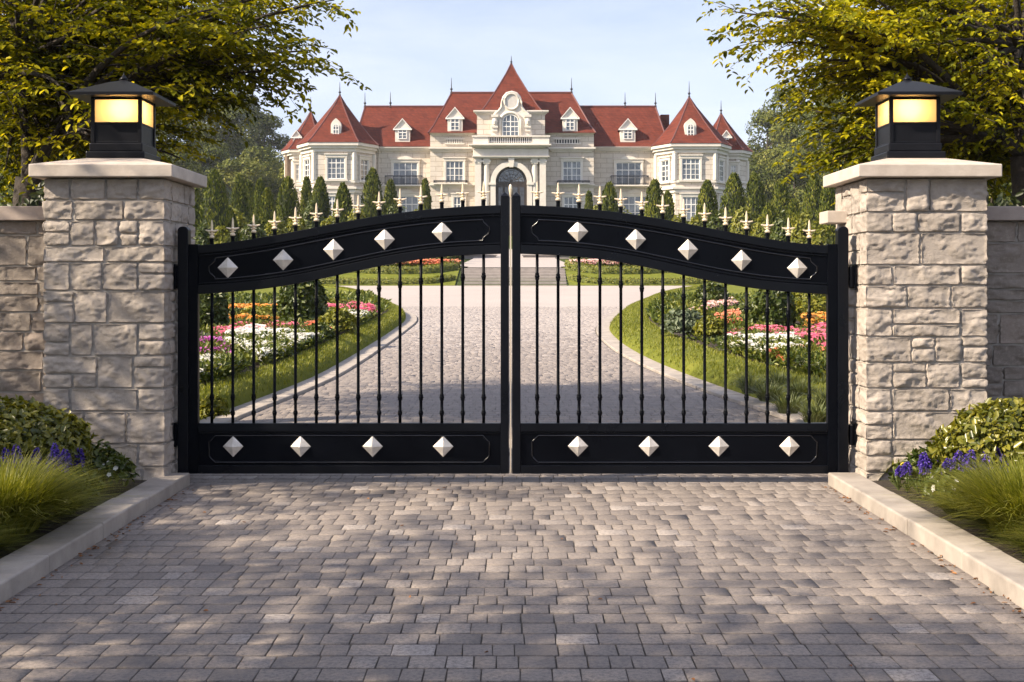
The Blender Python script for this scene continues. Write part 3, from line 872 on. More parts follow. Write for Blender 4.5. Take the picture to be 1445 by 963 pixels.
def cornice(px0, px1, ytop, ybot, d, out, back, mat=None):
    z1, z0 = PZ(ytop, d), PZ(ybot, d); h = z1-z0
    x0, x1 = PX(px0, d), PX(px1, d); m = MB()
    m.box(x0, x1, d-out, back, z1-h*.35, z1)
    m.box(x0+out*.35, x1-out*.35, d-out*.65, back-.01, z1-h*.68, z1-h*.35-.002)
    m.box(x0+out*.7, x1-out*.7, d-out*.3, back-.02, z0, z1-h*.68-.002)
    return m.build('cornice', mat or M['trim'], H)

# ---- wings
DW = 141.0
for (a, b, ra, rb, e0) in ((522, 612, 515, 623, 500), (834, 935, 822, 925, 940)):
    blk('wing_wall', a, b, DW, DW+11, BZ, PZ(206, DW))
    if e0 == 500: hip('wing_roof', PX(497, 140.4), PX(640, 140.4), 140.4, 152.6, PZ(207, 140.4), PX(515, 146.5), PX(640, 146.5), 146.5, PZ(151, 146.5))
    else: hip('wing_roof', PX(806, 140.4), PX(946, 140.4), 140.4, 152.6, PZ(207.5, 140.4), PX(806, 146.5), PX(925, 146.5), 146.5, PZ(151, 146.5))
    cornice(a-2 if e0 == 500 else a, b if e0 == 500 else b+2, 207.5, 214, DW, .55, DW+.5)
    cornice(a, b, 262, 266, DW, .3, DW+.2)
for px, pt, pb in ((515, 131, 151), (551, 130, 151), (882, 131, 151), (925, 131, 151)): spike(px, pt, 146.5, PZ(pb, 146.5))
for a, b in ((554.5, 589.5), (869, 905)):
    win_px(a, b, 229.5, 262, DW, 4, 3, head=True)
for a, b in ((556, 590), (879, 913)):
    win_px(a, b, 277, 312, DW, 4, 3, head=True)
# ---- central block
DC = 139.0
blk('central_wall', 607, 838, DC, DC+13, BZ, PZ(188, DC))
hip('central_roof', PX(604, 138.4), PX(841, 138.4), 138.4, 152.6, PZ(187.5, 138.4), PX(637, 145.5), PX(806.5, 145.5), 145.5, PZ(131.5, 145.5))
for px in (637, 806.5): spike(px, 110, 145.5, PZ(131.5, 145.5))
for a, b in ((606, 670), (774, 839)):
    cornice(a, b, 187.5, 190.5, DC, .45, DC+.4)
    cornice(a-1 if a < 700 else a, b if a < 700 else b+1, 208.5, 215, DC, .5, DC+.4)
    cornice(a, b, 260.5, 265, DC, .35, DC+.3)
for a, b in ((629, 654), (794, 820)):
    win_px(a, b, 227.5, 258, DC, 4, 3)
for a, b in ((640, 655), (795.5, 815)):
    win_px(a, b, 278, 300, DC, 3, 2)
# little balustrades set in the attic
for a, b in ((630, 653), (783, 817)):
    m = MB(); x0, x1 = PX(a, DC), PX(b, DC); z0, z1 = PZ(203.5, DC), PZ(196, DC)
    m.box(x0-.2, x1+.2, DC-.16, DC+.01, z1-.10, z1+.05); m.box(x0-.2, x1+.2, DC-.16, DC+.01, z0-.05, z0+.08)
    k = 9
    for i in range(k):
        x = x0+(x1-x0)*(i+.5)/k; m.box(x-.055, x+.055, DC-.12, DC+.01, z0+.081, z1-.101)
    bo = m.build('attic_balustrade', M['trim'], H)
    m = MB(); m.box(x0, x1, DC-.03, DC+.01, z0+.02, z1-.02); m.build('recess_shade', M['iron'], bo)  # dark sheet stands in for the shade between the balusters
# ---- entrance pavilion
DP = 137.2
blk('entrance_wall', 673, 769, DP, DC+.5, BZ, PZ(159, DP))
# spire
def pyramid(name, plan, apex, z0, parent=H, lo=1.0):
    n = len(plan); ax, ay, az = apex; V = []
    rings = [(0, 1.0), (.10, .865*lo), (.45, .50*lo), (.8, .17*lo), (1, .012)]
    for t, s in rings:
        V += [(ax+(x-ax)*s, ay+(y-ay)*s, z0+(az-z0)*t) for x, y in plan]
    Fc = [tuple(range(n-1, -1, -1))]
    for r in range(len(rings)-1):
        for i in range(n): Fc.append((r*n+i, r*n+(i+1) % n, (r+1)*n+(i+1) % n, (r+1)*n+i))
    Fc.append(tuple(range((len(rings)-1)*n, len(rings)*n)))
    o = mesh_obj(name, V, Fc, M['roof'], parent)
    m = MB()
    for i in range(n):
        if V[i][1] < apex[1]+.6: m.tube([V[r*n+i] for r in range(len(rings))], .075, 5)
    m.build('ridge_cap', M['ridge'], o)
    return o
x0, x1 = PX(678, DP), PX(766, DP)
pyramid('spire_roof', [(x0, DP-.3), (x1, DP-.3), (x1, DP+9.5), (x0, DP+9.5)], (PX(721.5, 141.7), 141.7, PZ(90.5, 141.7)), PZ(158.5, DP))
spike(721.5, 79, 141.7, PZ(90.5, 141.7))
cornice(668, 701, 156.5, 162, DP, .45, DP+.6); cornice(743, 774, 156.5, 162, DP, .45, DP+.6)
# gable with the round medallion
dg = DP-.45
gp = [(693,192),(695,166),(699,161),(704,157),(707.5,152),(708.5,145),(710.5,138),(715,132.5),(722,130.5),(729,132.5),(733.5,138),(735.5,145),(736.5,152),(740,157),(745,161),(749,166),(751,192)]
m = MB(); m.prism([(PX(a, dg), PZ(b_, dg)) for a, b_ in gp], dg, DP+.5); gb = m.build('gable', M['trim'], H)
m = MB()
m.tube([(PX(722, dg)+.78*math.cos(a), dg-.05, PZ(143.5, dg)+.86*math.sin(a)) for a in np.linspace(0, 2*PI, 24, endpoint=False)], .13, 6, False, closed=True)
m.tube([(PX(a, dg), dg-.03, PZ(b_-.6, dg)) for a, b_ in gp[1:-1]], .13, 6)
m.build('gable_molding', M['trim'], gb, smooth=True)
m = MB(); m.prism([(PX(722, dg)+.66*math.cos(a), PZ(143.5, dg)+.74*math.sin(a)) for a in np.linspace(0, 2*PI, 24, endpoint=False)], dg-.04, dg)
m.build('medallion', simple('medallion_stone', (.50,.47,.44), (.60,.56,.52), 3, .7), gb)
win_w = PX(732, dg)-PX(708.5, dg)
Mt = Matrix.Translation((PX(720.5, dg), dg-.02, PZ(193, dg)))
window(win_w, PZ(172, dg)-PZ(193, dg), 4, 3, Mt, arch=.78, surround=False)
m = MB()
zc_ = PZ(172, dg)
arc = [(PX(720.5, dg)+(win_w/2+.22)*math.cos(a), dg-.06, zc_+.98*math.sin(a)) for a in np.linspace(0, PI, 15)]
m.tube([(arc[0][0], arc[0][1], PZ(192, dg))]+arc+[(arc[-1][0], arc[-1][1], PZ(192, dg))], .17, 6)
m.build('window_arch', M['trim'], gb, smooth=True)
for a, b in ((694.5, 702), (741, 748.5)):
    m = MB(); xa, xb = PX(a, dg), PX(b, dg)
    m.box(xa, xb, dg-.3, dg+.01, PZ(186, dg), PZ(166, dg)); m.box(xa-.1, xb+.1, dg-.45, dg+.012, PZ(166, dg), PZ(162.5, dg)); m.box(xa-.06, xb+.06, dg-.42, dg+.012, PZ(181, dg), PZ(178.5, dg))
    m.lathe([(.05, PZ(178, dg)), (.22, PZ(176, dg)), (.3, PZ(172, dg)), (.18, PZ(168, dg))], (xa+xb)/2, dg-.3, 8)
    m.build('scroll_bracket', M['trim'], gb)
# balustrade over the door
db = DP-1.1
m = MB(); xs = [PX(p, db) for p in (667, 689.5, 751, 775)]
zt, zb_ = PZ(193.5, db), PZ(204, db)
m.box(xs[0], xs[1], db, db+.5, zb_, zt); m.box(xs[2], xs[3], db, db+.5, zb_, zt)
m.box(xs[0]-.1, xs[3]+.1, db-.12, db+.6, zt+.001, zt+.16)
m.box(xs[1], xs[2], db+.02, db+.48, zb_, zb_+.15)
for s in (0, 3): m.box(min(xs[s], xs[s]+(.4 if s == 0 else -.4)), max(xs[s], xs[s]+(.4 if s == 0 else -.4)), db+.5, DP, zb_, zt)
pb = m.build('balcony_parapet', M['trim'], H)
m = MB()
for i in range(20):
    x = xs[1]+(xs[2]-xs[1])*(i+.5)/20
    m.lathe([(.06, zb_+.15), (.10, zb_+.3), (.05, zb_+.5), (.08, zt-.02)], x, db+.25, 8)
m.build('balusters', M['white'], pb, smooth=True)
m = MB(); m.box(xs[1], xs[2], db+.46, db+.49, zb_+.15, zt); m.build('recess_shade', M['iron'], pb)  # shade behind the balusters, made as a dark sheet
cornice(662, 777.5, 204.5, 210, db+.4, .9, DP+.3)
# entablature, columns, arch and door
da = DP-.8
blk('entablature', 667.5, 774, da, DP+.3, PZ(221, da), PZ(210.2, da), M['trim'], bev=.05)
cornice(666, 775.5, 220.5, 223.5, da, .25, DP+.2)
for px, sq in ((674.5, True), (686.5, False), (754.5, False), (766, True)):
    x = PX(px, da); m = MB(); zt = PZ(231, da)
    if sq: m.box(x-.34, x+.34, da+.15, DP+.1, BZ, zt)
    else: m.lathe([(.42, BZ), (.42, BZ+.4), (.34, BZ+.5), (.33, PZ(262, da)), (.29, zt)], x, da+.45, 16)
    m.box(x-.40, x+.40, da+.06, DP+.1, PZ(224, da), PZ(223.6, da)+.02)
    m.box(x-.36, x+.36, da+.1, DP+.1, zt, PZ(224, da)-.002)
    for s in (-1, 1): m.tube([(x+s*.34, da+.02, zt+.28), (x+s*.34, da+.5, zt+.28)], .13, 8)
    m.build('column', M['trim'], H, smooth=False)
ax_, az_ = PX(721.5, da), PZ(257, da); ri, ro = 22.2*da/F, 29.5*da/F
m = MB()
A_ = [(ax_+ro*math.cos(a), az_+ro*math.sin(a)) for a in np.linspace(PI, 0, 25)]
B_ = [(ax_+ri*math.cos(a), az_+ri*math.sin(a)) for a in np.linspace(PI, 0, 25)]
m.band(A_, B_, da+.1, DP+.1)
m.box(ax_-ro, ax_-ri, da+.101, DP+.1, BZ, az_-.002); m.box(ax_+ri, ax_+ro, da+.101, DP+.1, BZ, az_-.002)
m.box(ax_-ro-.18, ax_-ri+.03, da, DP+.05, az_-.30, az_-.04); m.box(ax_+ri-.03, ax_+ro+.18, da, DP+.05, az_-.30, az_-.04)
m.prism([(ax_-.22, az_+ri-.1), (ax_+.22, az_+ri-.1), (ax_+.34, az_+ro+.3), (ax_-.34, az_+ro+.3)], da-.06, DP)
m.build('door_arch', M['trim'], H)
m = MB()
dd = DP-.12
m.prism([(ax_-ri+.02, BZ), (ax_+ri-.02, BZ)] + [(ax_+(ri-.02)*math.cos(a), az_+(ri-.02)*math.sin(a)) for a in np.linspace(0, PI, 21)], dd, DP+.05)
door = m.build('entrance_door', M['bronze'], H)
m = MB()
m.prism([(ax_+(ri-.32)*math.cos(a), az_+.1+(ri-.36)*math.sin(a)) for a in np.linspace(0, PI, 21)], dd-.015, dd-.003)
fl = m.build('fanlight', M['glass'], door)
m = MB()
for a in np.linspace(0, PI, 8)[1:-1]:
    m.tube([(ax_, dd-.03, az_+.1), (ax_+(ri-.36)*math.cos(a), dd-.03, az_+.1+(ri-.4)*math.sin(a))], .03, 5)
for q in (.45, .8, 1.2):
    m.tube([(ax_+q*math.cos(a), dd-.03, az_+.1+q*math.sin(a)) for a in np.linspace(0, PI, 17)], .025, 5)
for s in (-1, 1):
    for cxx in (.62, 1.1):
        m.tube([(ax_+s*cxx+.22*math.cos(a), dd-.03, az_+.55+.25*math.sin(a)) for a in np.linspace(0, 2*PI, 12, endpoint=False)], .022, 5, False, closed=True)
m.build('fanlight_grille', M['bronze'], door)
for s in (-1, 1):
    m = MB(); cxx = ax_+s*ri*.47
    for k in (-1, 1):
        m.box(cxx+k*.36-.24, cxx+k*.36+.24, dd-.012, dd-.002, az_-3.4, az_-.5)
    m.build('door_glass', M['glass'], door)
    m = MB()
    for k in (-1, 1):
        for j in range(-2, 3): m.box(cxx+k*.36+j*.1-.012, cxx+k*.36+j*.1+.012, dd-.04, dd-.013, az_-3.4, az_-.5)
        for j in range(5): m.box(cxx+k*.36-.24, cxx+k*.36+.24, dd-.035, dd-.0135, az_-3.4+j*.7, az_-3.37+j*.7)
    m.build('door_grille', M['bronze'], door)
# ---- dormers
def dormer(px, w, yb, yt, yw, ya, d, depth, arch=False):
    x = PX(px, d); hw = w*d/F/2; zb, zt, za = PZ(yb, d), PZ(yt, d), PZ(ya, d)
    m = MB(); m.box(x-hw, x+hw, d, d+depth, zb-.3, zt)
    if arch:
        m.prism([(x-hw, zt+.001), (x+hw, zt+.001)] + [(x+hw*math.cos(a)*(1 if abs(math.cos(a)) > .01 else 0), zt+(za-zt)*(.55*math.sin(a)+.45*(1-abs(math.cos(a))))) for a in np.linspace(0, PI, 13)[1:-1]], d, d+depth*.8)
    else:
        m.prism([(x-hw, zt+.001), (x+hw, zt+.001), (x, za)], d+.02, d+depth)
    dm = m.build('dormer', M['trim'], H)
    if not arch:
        m = MB(); e = .22
        for s in (-1, 1):
            q = [(x+s*(hw+e), zt-.08), (x, za+.10), (x, za-.02), (x+s*(hw+e), zt-.20)]
            if s > 0: q = q[::-1]
            m.prism(q[::-1] if s < 0 else q[::-1], d-.14, d+.06)
        m.box(x-hw-e, x+hw+e, d-.15, d+.05, zt-.2, zt-.05)
        m.build('pediment_trim', M['white'], dm)
        m = MB()
        for s in (-1, 1):
            q = [(x+s*(hw+e), zt-.05), (x, za+.14), (x, za+.02), (x+s*(hw+e), zt-.17)]
            m.prism(q, d+.07, d+depth+1.2)
        m.build('dormer_roof', M['roof'], dm)
    ww, wh = hw*2*.60, (PZ(yw, d)-zb)-.25
    wn = window(ww, wh, 2, 3, Matrix.Translation((x, d-.02, zb+.15)), surround=False, arch=.25 if arch else 0)
    wn.parent = H
for px in (568, 886): dormer(px, 21, 198.5, 181.5, 181.5, 168.5, 141.3, 4.0)
for px in (642, 804.5): dormer(px, 21, 186.5, 166, 166, 152.5, 138.7, 4.0)
# ---- towers
def oct_plan(cx, y0, hw, full, dy, depth, s=1.0):
    P = [(-hw, y0), (hw, y0), (full, y0+dy), (full, y0+depth-dy), (hw, y0+depth), (-hw, y0+depth), (-full, y0+depth-dy), (-full, y0+dy)]
    cy = y0+depth/2
    return [(cx+x+(1 if x > 0 else -1)*s, y+(-s if y < cy else s)*(1 if abs(x) <= hw+1e-6 else .55)) for x, y in P]
def tower(px, y0, hw, full, dy, depth, ye, ya, yspike, front, sides, low):
    cx = PX(px, y0+depth/2) if True else 0
    cy = y0+depth/2
    zE = PZ(ye, y0)
    m = MB(); m.column(oct_plan(cx, y0, hw, full, dy, depth, 0), BZ, zE); m.build('tower_wall', M['wall'], H)
    m = MB()
    for s, za, zb in ((.55, zE-.34, zE-.02), (.36, zE-.62, zE-.342), (.16, zE-1.0, zE-.622), (.12, PZ(258, y0), PZ(254.5, y0)), (.30, PZ(267, y0), PZ(264, y0)), (.12, PZ(272, y0), PZ(267.2, y0))):
        m.column(oct_plan(cx, y0, hw, full, dy, depth, s), za, zb)
    m.build('tower_cornice', M['trim'], H)
    # corner pilasters
    for (x, y) in oct_plan(cx, y0, hw, full, dy, depth, .05)[:3]+oct_plan(cx, y0, hw, full, dy, depth, .05)[-1:]:
        m = MB(); m.lathe([(.26, PZ(254.4, y0)), (.26, zE-1.05)], x, y+.12, 8)
        m.build('corner_pilaster', M['trim'], H)
    pyramid('tower_roof', oct_plan(cx, y0, hw, full, dy, depth, .62), (cx, cy, PZ(ya, cy)), zE)
    spike(px, yspike, cy, PZ(ya, cy))
    win_px(front[0], front[1], front[2], front[3], y0-.01, 4, 4)
    if low: win_px(low[0], low[1], low[2], low[3], y0-.01, 4, 4)
    ang = math.atan2(dy, full-hw)
    zb, zt = PZ(front[3]+1, y0), PZ(front[2]+1, y0)
    for s in sides:
        c_ = Vector((cx+s*(hw+full)/2, y0+dy/2, zb)) + Vector((s*math.sin(ang), -math.cos(ang), 0))*.012
        window(1.35, zt-zb, 2, 4, Matrix.Translation(c_) @ Matrix.Rotation(s*ang, 4, 'Z'))
        c2 = c_.copy(); c2.z = PZ(311, y0)
        if low: window(1.35, PZ(279, y0)-PZ(311, y0), 2, 4, Matrix.Translation(c2) @ Matrix.Rotation(s*ang, 4, 'Z'))
TY = 137.0
tower(479.5, TY, 2.15, 3.95, 2.9, 9.2, 201.5, 135.5, 116, (462, 487, 222.5, 253), (-1, 1), (461, 476.5, 277, 305))
tower(972.5, TY, 2.15, 3.85, 2.9, 9.2, 203, 138, 115, (962, 987.5, 224, 254), (-1, 1), (963, 987.5, 278, 322))
for px, ww in ((474, 14.5), (974.5, 16)): dormer(px, ww, 195.5 if px < 700 else 196, 177, 177, 167, TY+.55, 2.2, arch=True)
# outer turrets
tower(438.5, 143.5, 1.3, 2.55, 1.9, 6.4, 211.5, 158, 137, (416.5, 427.5, 232, 260), (), None)
tower(1017.5, 143.5, 1.3, 2.75, 1.9, 6.4, 212.5, 161, 142, (1031, 1040, 233, 256), (), None)
for px, d in ((418.5, 144.2), (1025, 144.2)): dormer(px, 10.5, 206, 193, 193, 185, d, 1.6)
# downpipes and corner column
m = MB()
m.tube([(PX(407, 145), 144.6, PZ(216, 145)), (PX(407, 145), 144.6, PZ(262, 145))], .34, 8)
m.build('corner_column', simple('weathered_stone', (.16,.11,.08), (.24,.18,.13), 2, .9), H)
m = MB()
for px in (534.5, 937, 611):
    x = PX(px, DW-.2); m.tube([(x, DW-.5, PZ(210, DW)), (x+(.12 if px < 700 else -.12), DW-.22, PZ(217, DW)), (x, DW-.2, PZ(222, DW)), (x, DW-.2, BZ)], .07, 6)
m.build('downpipe', M['trim'], H)
# ---- balconies
def balcony(a, b, yt, yb, d, out):
    x0, x1 = PX(a, d), PX(b, d); z0, z1 = PZ(yb, d), PZ(yt, d); y0 = d-out
    m = MB(); m.box(x0, x1, y0, d+.02, z0-.14, z0); bc = m.build('balcony', M['trim'], H)
    m = MB()
    for z, t in ((z1, .05), (z0+.12, .03)):
        m.box(x0+.02, x1-.02, y0+.02, y0+.10, z-t, z+t); m.box(x0+.02, x0+.1, y0+.101, d, z-t, z+t); m.box(x1-.1, x1-.02, y0+.101, d, z-t, z+t)
    k = int((x1-x0)/.13)
    for i in range(k+1):
        x = x0+.05+(x1-x0-.1)*i/k; tt = .035 if i % 7 == 0 else .014
        m.box(x-tt, x+tt, y0+.04, y0+.08, z0, z1-.051)
    m.build('railing', M['iron'], bc)
balcony(544, 596.5, 249.5, 262, DW, 1.0); balcony(861, 914.5, 249.5, 262, DW, 1.0)
balcony(612, 660, 256, 259, DC, .7); balcony(786, 832, 256, 259, DC, .7)
# chimney-like stub behind the right wing
m = MB(); m.box(PX(931, 148), PX(943, 148), 147, 149, PZ(190, 148), PZ(163.5, 148)); m.build('rear_roof', M['roof'], H)
# ---------------------------------------------------------------- terrain
M['ground'] = None
m_, nt, b = newmat('meadow_ground')
c = ramp(nt, noise(nt, .25, 8, .7), [(.3, (.030, .045, .012)), (.6, (.065, .085, .022)), (.8, (.10, .11, .035))])
nt.links.new(c, b.inputs['Base Color']); b.inputs['Roughness'].default_value = .9; b.inputs['Specular IOR Level'].default_value = .1
bump(nt, b, noise(nt, 3, 8, .8), .6, .15)
M['ground'] = m_
m_, nt, b = newmat('lawn_turf')
c = ramp(nt, noise(nt, 2.2, 8, .75), [(.3, (.09, .11, .015)), (.55, (.16, .175, .026)), (.8, (.24, .23, .045))])
nt.links.new(c, b.inputs['Base Color']); b.inputs['Roughness'].default_value = .85; b.inputs['Specular IOR Level'].default_value = .1
bump(nt, b, noise(nt, 60, 8, .8), .8, .03)
M['turf'] = m_
M['soil'] = simple('dark_soil', (.022,.016,.012), (.055,.040,.028), 14, .95, 0, 60, .8, .03)
xs = np.unique(np.concatenate([np.linspace(-220, -60, 12), np.linspace(-60, 60, 49), np.linspace(60, 220, 12)]))
ys = np.unique(np.concatenate([np.array(YS[:-2], float), np.linspace(-40, 150, 36), np.linspace(150, 300, 26), np.linspace(300, 360, 4)])); ys = ys[ys > -41]
gxm, gym = np.meshgrid(xs, ys)
V = np.stack([gxm.ravel(), gym.ravel(), gz(gxm.ravel(), gym.ravel())-.055], 1)
idx = np.arange(len(V)).reshape(len(ys), len(xs))
q = np.stack([idx[:-1, :-1], idx[:-1, 1:], idx[1:, 1:], idx[1:, :-1]], -1).reshape(-1, 4)
tag(mesh_obj('ground', V, q, M['ground'], smooth=True), kind='structure')

# soil of the front beds
for s, xi in ((-1, -2.64), (1, 2.60)):
    rows = []
    for d in np.linspace(-1.2, 9.9, 34):
        rows.append([(xi+s*w, d, .055+.10*smst(w/1.2)+.012*float(vnoise(np.array([[w*5, d*5, s]]))[0])) for w in np.linspace(0, 6.5, 26)])
    sheet('planting_soil', rows, M['soil'])

# ---------------------------------------------------------------- beds behind the gate: lawn border, then soil
LW = {-1: .40, 1: .80}
def lawn_off(o, sgn): return .30+(o-.30)*LW[sgn]
def lawn(P, sgn, name):
    prof = [(.29, -.02), (.30, .07)] + [(lawn_off(o, sgn), z) for o, z in ((.42, .17), (.6, .22), (.85, .255), (1.1, .265), (1.35, .25), (1.42, .2))]
    rows = []
    C = [offset(P, o, sgn) for o, _ in prof]
    for i in range(len(P)):
        rows.append([(C[k][i, 1], C[k][i, 0], zc(P[i, 0])+prof[k][1]+.02*float(vnoise(np.array([[i*.6, k*.9, sgn*3.]]))[0])*(k > 1)) for k in range(len(prof))])
    return sheet(name, rows, M['turf'])
lawn(LPS, -1, 'lawn'); lawn(RPS, 1, 'lawn')
LI = offset(LPS, lawn_off(1.36, -1), -1); RI = offset(RPS, lawn_off(1.36, 1), 1)
for I, s in ((LI, -1), (RI, 1)):
    rows = []
    for p in I[::3]:
        if p[0] > 59: break
        rows.append([(p[1]+s*w, p[0], zc(p[0])+.20+.10*smst(w/1.5)) for w in np.linspace(0, 12, 14)])
    cut = next(i for i, r in enumerate(rows) if r[0][1] > 36)
    sheet('planting_soil', rows[:cut+1], M['soil']); sheet('lawn', rows[cut:], M['turf'])

def blades(P, nb, h0, h1, w, lean, cols_r, spread=.0):
    """n grass blades as thin bent ribbons rooted at points P; returns V,F,rnd"""
    n = len(P); a = rng.uniform(0, 2*PI, n); out = np.stack([np.cos(a), np.sin(a), np.zeros(n)], 1)
    h = rng.uniform(h0, h1, n)[:, None]; le = (rng.uniform(.2, 1, n)*lean)[:, None]
    sd = np.stack([-np.sin(a), np.cos(a), np.zeros(n)], 1)*w
    up = np.array([0, 0, 1.])
    p1 = P+up*h*.55+out*h*le*.25; p2 = P+up*h+out*h*le
    V = np.stack([P-sd, P+sd, p1+sd*.8, p1-sd*.8, p2], 1).reshape(-1, 3)
    b = (np.arange(n)*5)[:, None]
    Fc = np.concatenate([b+np.array([0, 1, 2]), b+np.array([0, 2, 3]), b+np.array([3, 2, 4])], 1).reshape(-1, 3)
    return V, Fc, np.repeat(rng.random(n), 5)
M['grass'] = leafmat('grass_blade', [(.085,.11,.012), (.185,.205,.022), (.31,.30,.045)], .38, .5)
for P, sg in ((LPS, -1), (RPS, 1)):
    n = 26000
    i = rng.random(n)**1.0*(len(P)-1)
    i = i[(np.interp(i, np.arange(len(P)), P[:, 0]) < 58)]; n = len(i)
    oo = .30+1.10*rng.random(n); o = .30+(oo-.30)*LW[sg]
    t = np.gradient(P, axis=0); t /= np.linalg.norm(t, axis=1, keepdims=True); nn = np.stack([-t[:, 1], t[:, 0]], 1)*sg
    ii = np.arange(len(P))
    d = np.interp(i, ii, P[:, 0]+0)+np.interp(i, ii, nn[:, 0])*o; x = np.interp(i, ii, P[:, 1])+np.interp(i, ii, nn[:, 1])*o
    z = np.interp(np.interp(i, ii, P[:, 0]), YS, ZS)+np.interp(oo, [.29, .30, .42, .6, .85, 1.1, 1.35, 1.42], [-.02, .07, .17, .22, .255, .265, .25, .2])-.01
    sc_ = np.clip(d/20, .8, 2)
    V, Fc, r = blades(np.stack([x, d, z], 1), 0, .03, .065, .006, .9, None)
    # blades thicken a little with distance from the gate, as real tufts do in coarser lawn
    tag(mesh_obj('lawn_grass', V, Fc, M['grass'], attr=r), kind='stuff')

# ---------------------------------------------------------------- flower drifts
M['flowerleaf'] = leafmat('flower_foliage', [(.030,.052,.008), (.095,.125,.018), (.22,.225,.035)], .25)
def petalmat(name, c0, c1): return leafmat(name, [c0, c1], .25, .6, (1, .95, .9, 1))
PET = {'white': petalmat('white_petal', (.62,.62,.55), (.86,.85,.80)), 'pink': petalmat('pink_petal', (.62,.10,.20), (.80,.26,.34)),
       'magenta': petalmat('magenta_petal', (.45,.08,.38), (.66,.20,.56)), 'coral': petalmat('coral_petal', (.70,.17,.08), (.82,.36,.22)),
       'orange': petalmat('orange_petal', (.70,.25,.04), (.82,.45,.10)), 'yellow': petalmat('yellow_petal', (.65,.45,.04), (.8,.62,.12)), 'rose': petalmat('rose_petal', (.80,.45,.42), (.86,.66,.60))}
def inpoly(x, y, P):
    r = np.zeros(len(x), bool); n = len(P)
    for i in range(n):
        x0, y0 = P[i]; x1, y1 = P[(i+1) % n]
        c = ((y0 > y) != (y1 > y)) & (x < (x1-x0)*(y-y0)/(y1-y0+1e-12)+x0)
        r ^= c
    return r
def drift(polypx, colour, label, n, head=.036, hgt=.16, leafn=None, z_over=.28):
    n = int(n*3.2); P = [ground_pt(px, py, z_over+hgt) for px, py in polypx]
    xs_ = [p[0] for p in P]; ds_ = [p[1] for p in P]
    x = rng.uniform(min(xs_), max(xs_), n*6); y = rng.uniform(min(ds_), max(ds_), n*6)
    k = inpoly(x, y, P) & (np.abs(x) > np.where(x < 0, -np.interp(y, LI[:, 0], LI[:, 1]), np.interp(y, RI[:, 0], RI[:, 1]))+.06); x, y = x[k][:n], y[k][:n]; m = len(x)
    base = np.interp(y, YS, ZS)+z_over
    lump = .5+.5*vnoise(np.stack([x*1.8, y*1.8, np.full(m, 3.3)], 1)); keep = rng.random(m) < .35+lump*1.1; x, y, lump, base = x[keep], y[keep], lump[keep], base[keep]; m = len(x)
    z = base + hgt*(.35+.95*lump)+rng.uniform(-.04, .03, m)
    # heads of five petals
    c = np.stack([x, y, z], 1)
    tilt = unit(np.stack([rng.normal(0, .35, m), rng.normal(-.25, .35, m), np.ones(m)], 1))
    ref = unit(np.cross(tilt, np.tile([1., .2, 0], (m, 1)))); ref2 = np.cross(tilt, ref)
    Lv = Leaves(); a0 = rng.uniform(0, 6, m); hs = head*.92*rng.uniform(.6, 1.25, m)*np.clip(y/18, .8, 1.4)
    r = rng.random(m)
    for j in range(5):
        a = (a0+j*2*PI/5)[:, None]
        dv = ref*np.cos(a)+ref2*np.sin(a)+tilt*.25
        Lv.add(c, dv, tilt, hs, hs*.95, np.clip(r+rng.normal(0, .15, m), 0, 1))
    v1, f1, r1 = Lv.arrays(.1, .25)
    Lv = Leaves(); ln = leafn or m*3
    kx = rng.integers(0, m, ln)
    p = np.stack([x[kx]+rng.normal(0, .06, ln), y[kx]+rng.normal(0, .06, ln), base[kx]+rng.uniform(-.02, hgt*.95, ln)], 1)
    dv = rsph(ln, -.2); dv[:, 2] += .3
    Lv.add(p, dv, unit(rsph(ln, .0)+[0, 0, .6]), rng.uniform(.05, .11, ln), rng.uniform(.025, .05, ln), rng.random(ln))
    v2, f2, r2 = Lv.arrays()
    V = np.concatenate([v1, v2]); Fc = np.concatenate([f1, f2+len(v1)])
    o = mesh_obj('flower_drift', V, Fc, None, mats=[PET[colour], M['flowerleaf']], midx=np.concatenate([np.zeros(len(f1), int), np.ones(len(f2), int)]), attr=np.concatenate([r1, r2]))
    tag(o, label, 'flowers', kind='stuff')
# left bed
drift([(272,505),(330,500),(378,512),(396,530),(372,541),(330,548),(272,560)], 'white', 'drift of white flowers nearest the gate in the left bed', 900, .045)
drift([(262,478),(300,476),(326,488),(330,498),(300,503),(262,504)], 'magenta', 'small drift of magenta flowers between white drifts in the left bed', 420, .04)
drift([(320,468),(370,464),(440,462),(462,470),(452,484),(415,500),(385,508),(350,492),(318,482)], 'white', 'broad drift of white flowers in the middle of the left bed', 1300, .045)
drift([(300,463),(345,455),(400,455),(432,460),(420,465),(350,468),(310,472)], 'pink', 'band of pink flowers behind the broad white drift in the left bed', 600, .04)
drift([(448,424),(480,424),(520,430),(540,440),(536,443),(500,437),(450,431)], 'pink', 'thin band of pink flowers along the far lawn edge of the left bed', 380, .05)
drift([(490,438),(525,440),(536,446),(520,456),(500,462),(488,450)], 'white', 'small drift of white flowers at the far corner of the left bed', 420, .05)
drift([(300,436),(360,430),(400,432),(400,444),(340,446),(305,446)], 'orange', 'drift of orange flowers at the back of the left bed', 380, .05)
drift([(430,452),(470,447),(486,455),(470,466),(440,464)], 'coral', 'small drift of coral flowers beside the domed shrub in the left bed', 200, .045)
drift([(276,572),(310,574),(335,580),(318,592),(276,594)], 'yellow', 'low yellow flowers by the kerb just behind the gate on the left', 170, .03, .09)
